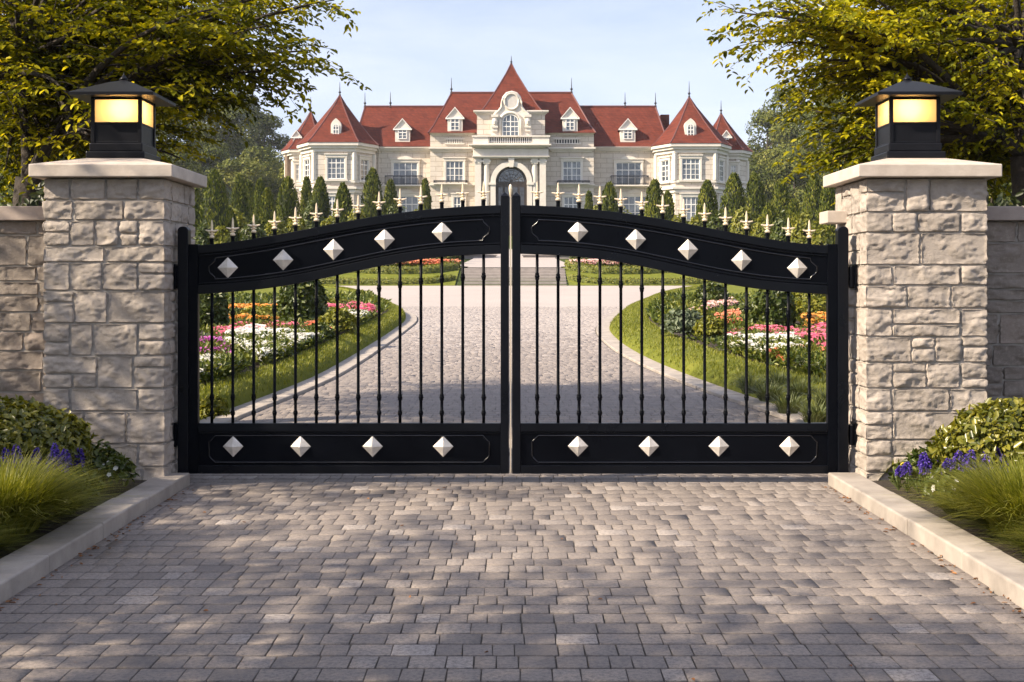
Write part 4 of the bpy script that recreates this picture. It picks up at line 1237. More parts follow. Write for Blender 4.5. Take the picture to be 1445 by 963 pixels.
# right bed
drift([(1012,478),(1060,470),(1120,474),(1142,486),(1130,494),(1080,494),(1040,500),(1008,492)], 'white', 'broad drift of white flowers in the middle of the right bed', 1100, .045)
drift([(1028,466),(1060,461),(1120,464),(1145,472),(1130,478),(1070,474),(1030,474)], 'pink', 'band of pink flowers behind the broad white drift in the right bed', 600, .045)
drift([(1085,504),(1140,500),(1185,502),(1185,528),(1140,526),(1085,518)], 'white', 'drift of white flowers nearest the gate in the right bed', 800, .045)
drift([(1082,495),(1130,490),(1185,490),(1185,503),(1130,501),(1085,503)], 'coral', 'band of coral flowers behind the nearest white drift in the right bed', 520, .04)
drift([(955,446),(985,434),(1005,424),(1032,420),(1040,427),(1000,432),(970,447)], 'rose', 'long pale pink drift climbing to the back of the right bed', 380, .05)
drift([(1010,444),(1040,438),(1044,448),(1018,456)], 'coral', 'small coral drift beside the boxy clipped bush in the right bed', 160, .05)
drift([(1128,440),(1185,432),(1185,452),(1140,456)], 'orange', 'drift of orange flowers at the back of the right bed', 420, .05)
drift([(1130,466),(1185,456),(1185,486),(1150,484)], 'pink', 'pink flowers at the outer end of the right bed', 380, .045)
# leafy ground cover between the drifts
for I, s in ((LI, -1), (RI, 1)):
    n = 15000; d = rng.uniform(12, 42, n)
    x = np.interp(d, I[:, 0], I[:, 1])+s*(.05+rng.random(n)**1.3*7)
    h = .5+.5*vnoise(np.stack([x*1.1, d*1.1, np.full(n, 9.+s)], 1))
    k = rng.random(n) < .25+h; x, d, h = x[k], d[k], h[k]; n = len(x)
    z = np.interp(d, YS, ZS)+.26+.16*h*rng.random(n)
    Lv = Leaves(); dv = rsph(n, .0)+[0, 0, .4]
    Lv.add(np.stack([x, d, z], 1), dv, unit(rsph(n, .1)+[0, 0, .5]), rng.uniform(.06, .13, n)*np.clip(d/20, .9, 1.5), rng.uniform(.035, .06, n)*np.clip(d/20, .9, 1.5), np.clip(h*.7+rng.normal(.1, .25, n), 0, 1))
    v, f, r = Lv.arrays()
    tag(mesh_obj('ground_cover', v, f, M['flowerleaf'], attr=r), 'leafy green ground cover between the drifts of the %s bed' % ('left' if s < 0 else 'right'), 'ground cover', kind='stuff')
# bed of the upper terraces
def terrace_drift(pxa, pxb, d0, d1, colour, label, n):
    x = rng.uniform(PX(pxa, d0), PX(pxb, d0), n); y = rng.uniform(d0, d1, n)
    c = np.stack([x, y, gz(x, y)+.25+rng.uniform(0, .22, n)], 1)
    Lv = Leaves(); tilt = unit(rng.normal(0, .35, (n, 3))+[0, -.5, 1])
    for j in range(4):
        a = rng.uniform(0, 2*PI, (n, 1)); Lv.add(c, np.concatenate([np.cos(a), np.sin(a), rng.normal(0, .2, (n, 1))], 1), tilt, .11, .10, rng.random(n))
    v1, f1, r1 = Lv.arrays()
    k = n*2; x = rng.uniform(PX(pxa, d0), PX(pxb, d0), k); y = rng.uniform(d0, d1, k)
    Lv = Leaves(); Lv.add(np.stack([x, y, gz(x, y)+rng.uniform(0, .38, k)], 1), rsph(k, -.2)+[0, 0, .4], rsph(k), .16, .09, rng.random(k))
    v2, f2, r2 = Lv.arrays()
    tag(mesh_obj('flower_drift', np.concatenate([v1, v2]), np.concatenate([f1, f2+len(v1)]), None, mats=[PET[colour], M['flowerleaf']],
        midx=np.concatenate([np.zeros(len(f1), int), np.ones(len(f2), int)]), attr=np.concatenate([r1, r2])), label, 'flowers', kind='stuff')
terrace_drift(440, 560, 66.1, 68.6, 'rose', 'pale pink flowers on the terrace left of the steps', 900)
terrace_drift(560, 646, 66.6, 69, 'coral', 'coral flowers on the terrace just left of the steps', 700)
terrace_drift(808, 905, 66.6, 69, 'rose', 'pale pink flowers on the terrace right of the steps', 800)
terrace_drift(900, 990, 66.1, 68.6, 'coral', 'coral flowers at the right end of the terrace', 600)

# ---------------------------------------------------------------- shrubs and hedges
def shrub_mesh(name, c, R, n, ls, mat, zmin=-.15, lump=.18, flat=1.0, parent=None, loc=None, seed=0, box=0):
    """leafy dome: leaves on and under a lumpy shell"""
    c = np.array(c, float); R = np.array(R, float)
    u = rsph(n, zmin)
    if box: # superellipsoid towards a clipped block
        u = np.sign(u)*np.abs(u)**(1-box); u = u/np.max(np.abs(u)/np.maximum(np.abs(u)**(.0), 1), axis=1, keepdims=True)**.0
    lf = 1+lump*fbm(u*2.6+seed*7.7, 3)
    k = 1-.28*rng.random(n)**1.6
    p = c+u*R*(lf*k)[:, None]
    nr = unit(u/R+rng.normal(0, .45, (n, 3))/R.mean()+np.array([0, 0, .25])/R.mean())
    tg = rng.normal(0, 1, (n, 3)); tg += np.array([0, 0, .5]); d = unit(tg-nr*np.sum(tg*nr, 1, keepdims=True)+nr*.35)
    Lv = Leaves(); l = ls*rng.uniform(.65, 1.25, n)
    r = np.clip(rng.normal(.5, .24, n), 0, 1)
    Lv.add(p, d, nr, l, l*rng.uniform(.5, .7, n), r)
    v, f, a = Lv.arrays(.2, .2)
    # twiggy dark core
    w = [(-.1, .2), (.2, .62), (.5, .66), (.72, .5), (.86, .2)]
    return v, f, a
M['shrubleaf'] = leafmat('glossy_shrub_leaf', [(.045,.060,.008), (.115,.125,.014), (.20,.19,.022), (.30,.27,.04)], .28, .33, spec=.55)
M['boxleaf'] = leafmat('box_leaf', [(.026,.045,.008), (.06,.085,.014), (.125,.14,.025)], .25, .4)
M['silverleaf'] = leafmat('grey_green_leaf', [(.06,.085,.05), (.12,.155,.09), (.22,.25,.16)], .2, .5)
M['lime'] = leafmat('lime_leaf', [(.08,.10,.012), (.17,.18,.02), (.30,.28,.04)], .3, .45)
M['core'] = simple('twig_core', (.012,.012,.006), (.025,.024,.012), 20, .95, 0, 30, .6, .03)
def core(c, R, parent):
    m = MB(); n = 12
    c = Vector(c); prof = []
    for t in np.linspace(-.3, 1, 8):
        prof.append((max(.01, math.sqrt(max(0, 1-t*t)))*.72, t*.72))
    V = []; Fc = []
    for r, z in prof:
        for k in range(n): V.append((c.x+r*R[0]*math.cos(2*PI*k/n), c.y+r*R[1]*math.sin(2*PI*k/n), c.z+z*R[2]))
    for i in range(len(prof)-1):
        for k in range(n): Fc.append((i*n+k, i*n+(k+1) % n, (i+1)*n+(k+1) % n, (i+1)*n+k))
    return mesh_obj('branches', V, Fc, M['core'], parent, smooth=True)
def shrub(name, c, R, n, ls, mat, label, cat='shrub', group=None, **k):
    t = thing(name, (c[0], c[1], c[2]-R[2]*.3), label, cat, group)
    v, f, a = shrub_mesh(name, c, R, n, ls, mat, **k)
    mesh_obj('foliage', v, f, mat, t, attr=a)
    core(c, R, t)
    return t
# front pair
shrub('rounded_shrub', (-3.36, 8.5, .36), (.52, .46, .36), 5000, .054, M['shrubleaf'], 'rounded glossy yellow-green shrub at the foot of the left pillar', seed=1, lump=.09)
shrub('rounded_shrub', (3.42, 8.5, .36), (.53, .46, .36), 5200, .054, M['shrubleaf'], 'rounded glossy yellow-green shrub at the foot of the right pillar', seed=2, lump=.09)
def bed_shrub(px, pyb, w, h, mat, label, n=1500, ls=.1, name='garden_shrub', **k):
    x, d = ground_pt(px, pyb, .28)
    rx = w*d/F/2; rz = h*d/F
    return shrub(name, (x, d, zc(d)+.28+rz*.30), (rx, rx*.9, rz*.74), n, ls, mat, label, **k)
bed_shrub(427, 456, 66, 66, M['boxleaf'], 'large clipped round bush among flowers in the left bed', 3200, .12, seed=3, lump=.08, zmin=-.5)
bed_shrub(297, 466, 44, 60, M['boxleaf'], 'dark clipped bush close behind the hinge side of the left gate leaf', 2600, .11, seed=4, lump=.08, zmin=-.5)
bed_shrub(478, 470, 52, 30, M['lime'], 'low domed feathery shrub beside the lawn edge in the left bed', 1500, .09, seed=5)
bed_shrub(452, 480, 34, 20, M['boxleaf'], 'small green cushion shrub between white flowers and lawn on the left', 900, .08, seed=6)
bed_shrub(375, 452, 70, 18, M['lime'], 'flat lime green shrub behind the pink band in the left bed', 1200, .1, seed=7)
bed_shrub(330, 452, 50, 14, M['boxleaf'], 'low dark green mat behind the pink band in the left bed', 900, .09, seed=8)
bed_shrub(470, 436, 60, 12, M['lime'], 'low lime mat at the far back of the left bed', 800, .12, seed=9)
bed_shrub(300, 590, 40, 26, M['lime'], 'leafy clump by the kerb just inside the gate on the left', 900, .05, seed=10)
bed_shrub(965, 474, 58, 34, M['silverleaf'], 'grey green domed shrub at the lawn edge of the right bed', 1700, .09, seed=11)
bed_shrub(1003, 478, 42, 28, M['lime'], 'low lime shrub between the grey green dome and white flowers on the right', 1100, .08, seed=12)
bed_shrub(1092, 462, 56, 58, M['boxleaf'], 'large clipped bush with flat sides in the right bed', 3000, .12, seed=13, lump=.05, zmin=-.5)
bed_shrub(1004, 432, 44, 28, M['boxleaf'], 'round green bush at the far back of the right bed', 1400, .14, seed=14)
bed_shrub(1145, 452, 60, 30, M['lime'], 'wide yellow green shrub behind the orange drift on the right', 1400, .11, seed=15)
bed_shrub(1150, 425, 60, 26, M['lime'], 'golden shrub at the back corner of the right bed', 1400, .14, seed=16)
bed_shrub(1060, 448, 40, 18, M['boxleaf'], 'small dark shrub in front of the flat sided bush on the right', 900, .09, seed=17)
bed_shrub(985, 458, 34, 20, M['lime'], 'small lime shrub below the long pale pink drift on the right', 900, .09, seed=18)
# spiky grey-green tussocks along the right kerb
M['tussock'] = leafmat('tussock_blade', [(.05,.07,.02), (.11,.135,.045), (.22,.24,.11)], .25, .5)
def tussock(name, x, y, z, R, H_, n, w, mat, label, cat='ornamental grass', group=None, seg=5, up=.55):
    t_n = rng.uniform(0, 2*PI, n); rr = R*.28*np.sqrt(rng.random(n))
    P0 = np.stack([x+rr*np.cos(t_n), y+rr*np.sin(t_n), np.full(n, z)], 1)
    a = t_n+rng.normal(0, .5, n); out = np.stack([np.cos(a), np.sin(a), np.zeros(n)], 1)
    reach = R*rng.uniform(.25, 1.0, n)*(.35+.65*rr/(R*.28)); hh = H_*rng.uniform(.6, 1.05, n)
    sd = np.stack([-np.sin(a), np.cos(a), np.zeros(n)], 1)*w
    rows = []
    for s in np.linspace(0, 1, seg+1):
        zc_ = hh*(1.35*s*up/.55-.42*s**2.4*(reach/R)*2.0*up/.55*.9)
        zc_ = np.maximum(zc_*.78, -.02)
        c = P0+out*(reach*s**1.5)[:, None]; c[:, 2] += zc_
        rows.append((c, sd*(1-s*.92)))
    V = np.stack([q for c, s_ in rows for q in (c-s_, c+s_)], 1).reshape(-1, 3)
    k = 2*(seg+1); b = (np.arange(n)*k)[:, None]
    Fc = np.concatenate([b+np.array([2*i, 2*i+1, 2*i+3, 2*i+2]) for i in range(seg)], 1).reshape(-1, 4)
    o = mesh_obj(name, V, Fc, mat, loc=(x, y, z), attr=np.repeat(np.clip(rng.normal(.5, .25, n), 0, 1), k))
    return tag(o, label, cat, group)
M['strappy'] = leafmat('strappy_leaf', [(.025,.04,.008), (.07,.09,.014), (.16,.17,.03), (.30,.29,.09)], .3, .4)
M['orn'] = leafmat('ornamental_grass_blade', [(.06,.08,.010), (.16,.18,.018), (.27,.27,.035), (.40,.37,.10)], .4, .45)
tussock('ornamental_grass', -2.93, 7.2, .10, .74, .47, 3600, .0052, M['orn'], 'fountain of fine yellow-green grass beside the left kerb', 'ornamental grass')
tussock('ornamental_grass', 2.96, 7.2, .10, .76, .47, 3600, .0052, M['orn'], 'fountain of fine yellow-green grass beside the right kerb', 'ornamental grass')
tussock('ornamental_grass', -2.98, 6.4, .10, .52, .30, 2000, .0036, M['orn'], 'lower grass tuft nearest the camera by the left kerb', 'ornamental grass')
tussock('ornamental_grass', 2.98, 6.4, .10, .50, .30, 2000, .0036, M['orn'], 'lower grass tuft nearest the camera by the right kerb', 'ornamental grass')
ords = ['first', 'second', 'third', 'fourth', 'fifth', 'sixth', 'seventh', 'eighth', 'ninth', 'tenth', 'eleventh', 'twelfth', 'thirteenth', 'fourteenth', 'fifteenth', 'sixteenth', 'seventeenth', 'eighteenth', 'nineteenth', 'twentieth']
k = 0
for (px, py) in ((1150,585),(1112,572),(1168,565),(1128,552),(1085,556),(1160,545),(1060,545),(1098,540),(1132,530)):
    x, d = ground_pt(px, py, .22)
    tussock('spiky_tussock', x, d, zc(d)+.14, .36, .26, 240, .008, M['tussock'], 'grey green spiky tussock behind the right gate leaf, %s counting up from the kerb' % ords[k], 'tussock', 'spiky tussocks along the right kerb', seg=4); k += 1

# low strappy tufts spilling along the front kerbs
for s, nm in ((-1, 'left'), (1, 'right')):
    for k, (x, y, R, h, n) in enumerate(((2.86, 5.7, .30, .2, 700), (2.90, 6.15, .42, .17, 1000), (2.84, 6.75, .36, .15, 900), (2.90, 7.35, .48, .16, 1100), (2.80, 7.85, .34, .2, 800), (3.3, 6.9, .5, .3, 900))):
        tussock('strappy_tuft', s*(x+(.02 if s < 0 else 0)), y, .08, R, h, n, .0042, M['strappy'], 'low arching strappy tuft along the %s kerb, %s counting from the camera' % (nm, ords[[0, 1, 2, 4, 5, 3][k]]), 'grass tuft', 'strappy tufts along the %s kerb' % nm, up=.42)
# purple flower spikes and small bedding plants
M['purple'] = leafmat('purple_petal', [(.045,.025,.22), (.09,.05,.36), (.17,.10,.50)], .15, .6, (1, 1, 1, 1))
M['stem'] = leafmat('green_stem', [(.05,.08,.015), (.10,.14,.03)], .2)
def purple_spike(x, y, z, h, group, label):
    t = thing('purple_flower', (x, y, z), label, 'flower', group)
    m = MB(); tx, ty = random.uniform(-.05, .05), random.uniform(-.04, .03)
    m.tube([(x, y, z), (x+tx*.5, y+ty*.5, z+h*.6), (x+tx, y+ty, z+h)], [.006, .005, .003], 5); m.build('stem', M['stem'], t)
    n = 90; s = rng.random(n); a = rng.uniform(0, 2*PI, n)
    hl = h*.42
    rr = .026*np.sqrt(np.clip(1-(s*1.0)**3, .05, 1))*np.where(s < .1, .8, 1)
    p = np.stack([x+tx*(.6+.4*s)+rr*.4*np.cos(a), y+ty*(.6+.4*s)+rr*.4*np.sin(a), z+h-hl*.9+hl*s], 1)
    dv = np.stack([np.cos(a), np.sin(a), rng.uniform(-.3, .5, n)], 1)
    L_ = Leaves(); L_.add(p, dv, np.tile([0, 0, 1.], (n, 1))+rng.normal(0, .3, (n, 3)), rr*.9+.006, .016, rng.random(n)); v, f, r = L_.arrays(.4, .3)
    mesh_obj('flower_spike', v, f, M['purple'], t, attr=r)
    n = 8; a = rng.uniform(0, 2*PI, n); L_ = Leaves()
    L_.add(np.tile([x, y, z], (n, 1)), np.stack([np.cos(a), np.sin(a), np.full(n, 1.4)], 1), np.stack([-np.cos(a), -np.sin(a), np.full(n, .8)], 1), rng.uniform(.10, .2, n), .018, rng.random(n)); v, f, r = L_.arrays()
    mesh_obj('leaf_tuft', v, f, M['stem'], t, attr=r)
spl = [(-8,648,8.2),(8,650,8.0),(20,645,8.2),(33,649,8.0),(45,645,8.1),(62,649,8.0),(77,645,8.1),(91,650,8.0),(100,646,8.2),(112,650,8.3)]
for i, (px, py, d) in enumerate(spl):
    z0 = .12; zt = PZ(py-14, d); purple_spike(PX(px, d), d, z0, zt-z0+random.uniform(-.03, .03), 'purple flower spikes in front of the left shrub', '%s purple flower spike counting towards the left pillar' % ords[i])
spr = [(1268,668,8.5),(1280,664,8.45),(1295,656,8.4),(1306,662,8.3),(1316,652,8.4),(1330,656,8.2),(1343,652,8.3),(1356,648,8.2),(1370,652,8.1),(1384,648,8.2),(1398,648,8.1),(1412,645,8.2),(1426,648,8.1),(1440,645,8.2)]
for i, (px, py, d) in enumerate(spr):
    z0 = .12; zt = PZ(py-8, d); purple_spike(PX(px, d), d, z0, zt-z0+random.uniform(-.03, .03), 'purple flower spikes in front of the right shrub', '%s purple flower spike counting away from the right pillar' % ords[i])
def bedding(x, y, z, R, n, petals, label):
    t = thing('bedding_plant', (x, y, z), label, 'plant', 'small bedding plants at the pillar feet')
    v, f, a = shrub_mesh('x', (x, y, z+R*.35), (R, R, R*.85), n, .055, None, lump=.2, seed=x*3)
    mesh_obj('foliage', v, f, M['boxleaf'], t, attr=a)
    if petals:
        k = 16; u = rsph(k, .2); c = np.array([x, y, z+R*.35])+u*np.array([R, R, R*.85])*.98
        Lv = Leaves(); a0 = rng.uniform(0, 6, k)
        for j in range(5):
            aa = (a0+j*2*PI/5)[:, None]; rf = unit(np.cross(u, np.tile([.3, 1., .2], (k, 1)))); r2 = np.cross(u, rf)
            Lv.add(c, rf*np.cos(aa)+r2*np.sin(aa)+u*.2, u, .017, .016, rng.random(k))
        v, f, a = Lv.arrays(); mesh_obj('blossoms', v, f, petals, t, attr=a)
bedding(-2.80, 8.78, .11, .15, 300, PET['white'], 'white flowered bedding plant against the kerb by the left pillar')
bedding(-2.98, 8.98, .12, .2, 420, None, 'dark leafy bedding plant against the left pillar')
bedding(-2.84, 8.2, .11, .15, 260, PET['yellow'], 'small yellow flecked bedding plant next to the left grass fountain')
bedding(-3.02, 8.5, .12, .17, 300, M['purple'], 'purple flecked bedding plant in front of the left pillar')
bedding(2.80, 8.72, .11, .16, 300, PET['yellow'], 'yellow flecked bedding plant against the kerb by the right pillar')
bedding(2.98, 8.9, .12, .19, 380, M['purple'], 'purple flecked bedding plant against the right pillar')
bedding(2.82, 8.15, .11, .15, 260, PET['white'], 'white flowered bedding plant next to the right grass fountain')
bedding(3.02, 8.45, .12, .16, 300, None, 'dark leafy bedding plant in front of the right pillar')

# ---------------------------------------------------------------- steps, terrace walk, low hedges
M['step'] = simple('pale_step_stone', (.23,.205,.195), (.32,.285,.265), 3, .85, 0, 20, .2, .01)
st = thing('garden_steps', (0, 60.4, 1.3), 'broad flight of pale garden steps at the end of the drive', 'steps')
ns = 7
for i in range(ns):
    z0 = 1.28+i*(1.02/ns); y = 60.5+i*.85; m = MB(); hw = 2.75-.03*i
    m.box(PX(652, 60)-.02*i, PX(801, 60)+.02*i, y, 67.2, z0-.3 if i else 1.1, z0+1.02/ns)
    m.build('step', M['step'], st, bevel=.02)
rows = [[(PX(652, 60)+(PX(801, 60)-PX(652, 60))*k/4 if d < 70 else (PX(640, 66)+(PX(815, 66)-PX(640, 66))*k/4), d, zc(d)+(.06)) for k in range(5)] for d in np.linspace(67.1, 112, 24)]
sheet('terrace_walk', rows, M['forecourt'])
m = MB()
for a, b, d in ((598, 700, 101), (738, 830, 101)):
    m.box(PX(a, d), PX(b, d), d, d+.5, zc(d)-.2, PZ(361, d)); m.box(PX(a, d)-.1, PX(b, d)+.1, d-.08, d+.58, PZ(361, d)+.001, PZ(359.5, d))
tag(m.build('terrace_wall', M['step'], bevel=.02), 'low pale terrace wall across the head of the garden walk', 'wall')
def hedge_strip(path, w, h, n, mat, label, ls=.14, name='low_hedge', cat='hedge'):
    """clipped rounded hedge following (x,y) points"""
    P = smooth_path(path, 60); t = np.gradient(P, axis=0); t /= np.linalg.norm(t, axis=1, keepdims=True); nn = np.stack([-t[:, 1], t[:, 0]], 1)
    root = thing(name, (P[30, 0], P[30, 1], float(gz(P[30, 0], P[30, 1]))), label, cat)
    i = rng.random(n)*59; ii = np.arange(60); a = rng.uniform(0, PI, n)
    cx = np.interp(i, ii, P[:, 0]); cy = np.interp(i, ii, P[:, 1]); nx = np.interp(i, ii, nn[:, 0]); ny = np.interp(i, ii, nn[:, 1])
    ca = np.sign(np.cos(a))*np.abs(np.cos(a))**.6; sa = np.sin(a)**.6; k = 1-.1*rng.random(n)
    x = cx+nx*ca*w/2*k; y = cy+ny*ca*w/2*k; z = gz(cx, cy)-.03+sa*h*k
    p = np.stack([x, y, z], 1); nr = unit(np.stack([nx*ca, ny*ca, sa*1.0], 1)+rng.normal(0, .3, (n, 3)))
    d = unit(np.cross(nr, rng.normal(0, 1, (n, 3)))+nr*.3)
    Lv = Leaves(); Lv.add(p, d, nr, ls*rng.uniform(.7, 1.3, n), ls*.55, np.clip(rng.normal(.5, .22, n), 0, 1)); v, f, r = Lv.arrays()
    mesh_obj('foliage', v, f, mat, root, attr=r)
    prof = [(-.43, 0), (-.43, .75), (-.3, .9), (0, .95), (.3, .9), (.43, .75), (.43, 0)]
    V = []; 
    for j in range(60):
        for o_, hh in prof: V.append((P[j, 0]+nn[j, 0]*o_*w, P[j, 1]+nn[j, 1]*o_*w, float(gz(P[j, 0], P[j, 1]))-.05+hh*h))
    idx = np.arange(len(V)).reshape(60, 7)
    q = np.stack([idx[:-1, :-1], idx[:-1, 1:], idx[1:, 1:], idx[1:, :-1]], -1).reshape(-1, 4)
    mesh_obj('hedge_body', V, q, M['turfhedge'], root, smooth=True)
m_, nt, b = newmat('clipped_hedge_green')
c = ramp(nt, noise(nt, 4, 8, .8), [(.3, (.055, .075, .012)), (.55, (.115, .135, .022)), (.8, (.19, .19, .04))])
nt.links.new(c, b.inputs['Base Color']); b.inputs['Roughness'].default_value = .8; bump(nt, b, noise(nt, 25, 8, .8), 1, .06)
M['turfhedge'] = m_
for s, nm in ((-1, 'left'), (1, 'right')):
    hedge_strip([(s*15, 61.6), (s*9, 61.4), (s*5.5, 61.3), (s*3.9, 61.6), (s*3.1, 62.6)], .9, .26, 3000, M['lime'], 'lowest ribbon of clipped lawn hedge on the terrace, %s of the steps' % nm, .10)
    hedge_strip([(s*15, 65.8), (s*8.5, 65.2), (s*5.6, 64.6), (s*4.2, 64.9), (s*3.2, 66.2)], 1.1, .36, 3200, M['lime'], 'middle ribbon of clipped lawn hedge on the terrace, %s of the steps' % nm, .11)
    hedge_strip([(s*15, 71.5), (s*9, 70.5), (s*6, 69.4), (s*4.4, 69.6), (s*3.4, 71.0)], 1.2, .45, 3200, M['lime'], 'upper ribbon of clipped lawn hedge on the terrace, %s of the steps' % nm, .12)
    rows = []
    for d in np.linspace(60.6, 77, 12): rows.append([(s*(2.75+w*14), d, zc(d)+.01) for w in np.linspace(0, 1, 8)])
    sheet('terrace_lawn', rows, M['turf'])
k = 0
for px, d, w, h in ((632, 78, 40, 16), (606, 82, 26, 14), (826, 78, 40, 18), (850, 84, 30, 14)):
    x = PX(px, d); r = w*d/F/2
    shrub('terrace_bush', (x, d, zc(d)+r*.45), (r, r*.8, r*.8), 1300, .16, M['boxleaf'], 'round bush on the terrace %s the steps, %s' % ('left of' if px < 722 else 'right of', 'closer to them' if k in (0, 2) else 'further from them'), 'bush', seed=30+k); k += 1

# ---------------------------------------------------------------- clipped conifers
M['conifer'] = leafmat('conifer_spray', [(.014,.025,.005), (.05,.072,.010), (.14,.155,.020), (.28,.27,.04)], .10, .6, spec=.2)
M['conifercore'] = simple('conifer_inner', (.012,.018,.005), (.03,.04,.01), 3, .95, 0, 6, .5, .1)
M['bark'] = simple('bark', (.035,.026,.018), (.085,.065,.048), 8, .9, 0, 30, .9, .03)
def conifer_proto(n, seed):
    """unit plant: height 1, radius 1 at its widest"""
    t = rng.random(n)**1.15; a = rng.uniform(0, 2*PI, n)
    def prof(t): return np.where(t < .25, .80+.2*t/.25, np.clip(1-((t-.25)/.75)**2.5, 0, 1)**.66)
    u = np.stack([np.cos(a), np.sin(a), t*5], 1)
    lump = 1+.16*fbm(u*np.array([1.6, 1.6, .9])+seed*11, 3)
    r = prof(t)*lump*(1-.12*rng.random(n))
    p = np.stack([r*np.cos(a), r*np.sin(a), t*.985], 1)
    return p, a, prof
def conifer(px, ytop, wpx, d, label, group, n=2600, seed=0):
    x = PX(px, d); zb = float(gz(x, d))-.05; Hh = PZ(ytop, d)-zb; R = wpx*d/F/2*1.22
    t = thing('clipped_conifer', (x, d, zb), label, 'conifer', group)
    p, a, prof = conifer_proto(n, seed)
    P = p*np.array([R, R, Hh])+np.array([x, d, zb+.1])
    nr = unit(np.stack([np.cos(a), np.sin(a), np.full(n, .25)], 1)+rng.normal(0, .3, (n, 3)))
    dv = unit(np.stack([np.cos(a)*.35, np.sin(a)*.35, np.full(n, 1.)], 1)+rng.normal(0, .25, (n, 3)))
    Lv = Leaves(); l = rng.uniform(.7, 1.3, n)*np.clip(.0027*d, .16, .34)
    rnd = np.clip(.5+.25*fbm(np.stack([np.cos(a)*2, np.sin(a)*2, p[:, 2]*7], 1)+seed*3.1, 3)+rng.normal(0, .16, n), 0, 1)
    Lv.add(P, dv, nr, l, l*.42, rnd); v, f, r = Lv.arrays()
    mesh_obj('crown', v, f, M['conifer'], t, attr=r)
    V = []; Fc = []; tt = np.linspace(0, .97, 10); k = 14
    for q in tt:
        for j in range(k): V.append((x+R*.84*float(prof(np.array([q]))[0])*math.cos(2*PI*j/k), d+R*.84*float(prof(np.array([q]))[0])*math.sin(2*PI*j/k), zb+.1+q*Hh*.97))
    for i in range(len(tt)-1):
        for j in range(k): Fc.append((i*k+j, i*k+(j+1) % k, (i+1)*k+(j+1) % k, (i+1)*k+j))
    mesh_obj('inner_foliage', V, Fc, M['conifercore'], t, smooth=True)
    m = MB(); m.lathe([(.12, zb-.1), (.10, zb+.4)], x, d, 8); m.build('trunk', M['bark'], t)
CL = [(274,262,20,66),(303,244,36,60),(338,250,20,88),(351,258,18,92),(367,256,18,84),(378,270,22,70),(406,253,30,72),(433,253,15,96),(452,253,24,84),(484,262,25,82),(526,241,27,84),(551,257,19,100),(600,256,14,112),(322,296,26,64),(536,290,26,90)]
CR = [(831,274,10,110),(860,261,23,96),(924,257,27,84),(942,274,18,92),(998,258,27,84),(1036,248,32,76),(1065,248,28,82),(1102,257,26,74),(1148,249,28,70),(1168,256,24,64),(1120,286,22,66),(1085,292,22,70)]
for i, (px, yt, w, d) in enumerate(CL): conifer(px, yt, w, d, 'clipped dark conifer above the left gate leaf, %s in the row from the left pillar' % ords[[0,1,3,4,5,6,7,8,9,10,11,13,14,2,12][i]], 'clipped conifers left of the mansion door', seed=i)
for i, (px, yt, w, d) in enumerate(CR): conifer(px, yt, w, d, 'clipped dark conifer above the right gate leaf, %s in the row from the mansion door' % ords[[0,1,2,3,4,5,6,8,10,11,9,7][i]], 'clipped conifers right of the mansion door', seed=i+40)
BL = [(288,318,30,58),(312,322,30,58),(334,300,40,66),(360,312,40,62),(390,310,34,64),(418,306,30,68),(441,283,34,76),(466,306,34,70),(505,300,40,76),(560,292,40,90),(590,296,34,96),(625,300,40,100)]
BR = [(815,298,30,105),(842,292,24,100),(880,296,36,98),(908,300,30,90),(960,304,36,82),(982,306,30,78),(1012,302,34,74),(1048,292,32,72),(1076,310,34,66),(1105,306,34,64),(1132,300,34,62),(1158,318,34,58)]
for nm, LL in (('left', BL), ('right', BR)):
    for i, (px, yt, w, d) in enumerate(LL):
        x = PX(px, d); r = w*d/F/2; zt = PZ(yt, d); z0 = float(gz(x, d)); h = zt-z0
        shrub('garden_bush', (x, d, z0+h*.42), (r, r, h*.58), 1500, .21, M['lime'] if i % 3 else M['boxleaf'], 'round bush among conifers above the %s gate leaf, %s counting from the pillar' % (nm, ords[i if nm == 'left' else len(LL)-1-i]), 'bush', 'rounded bushes among the %s conifers' % nm, zmin=-.6, lump=.14, seed=60+i)

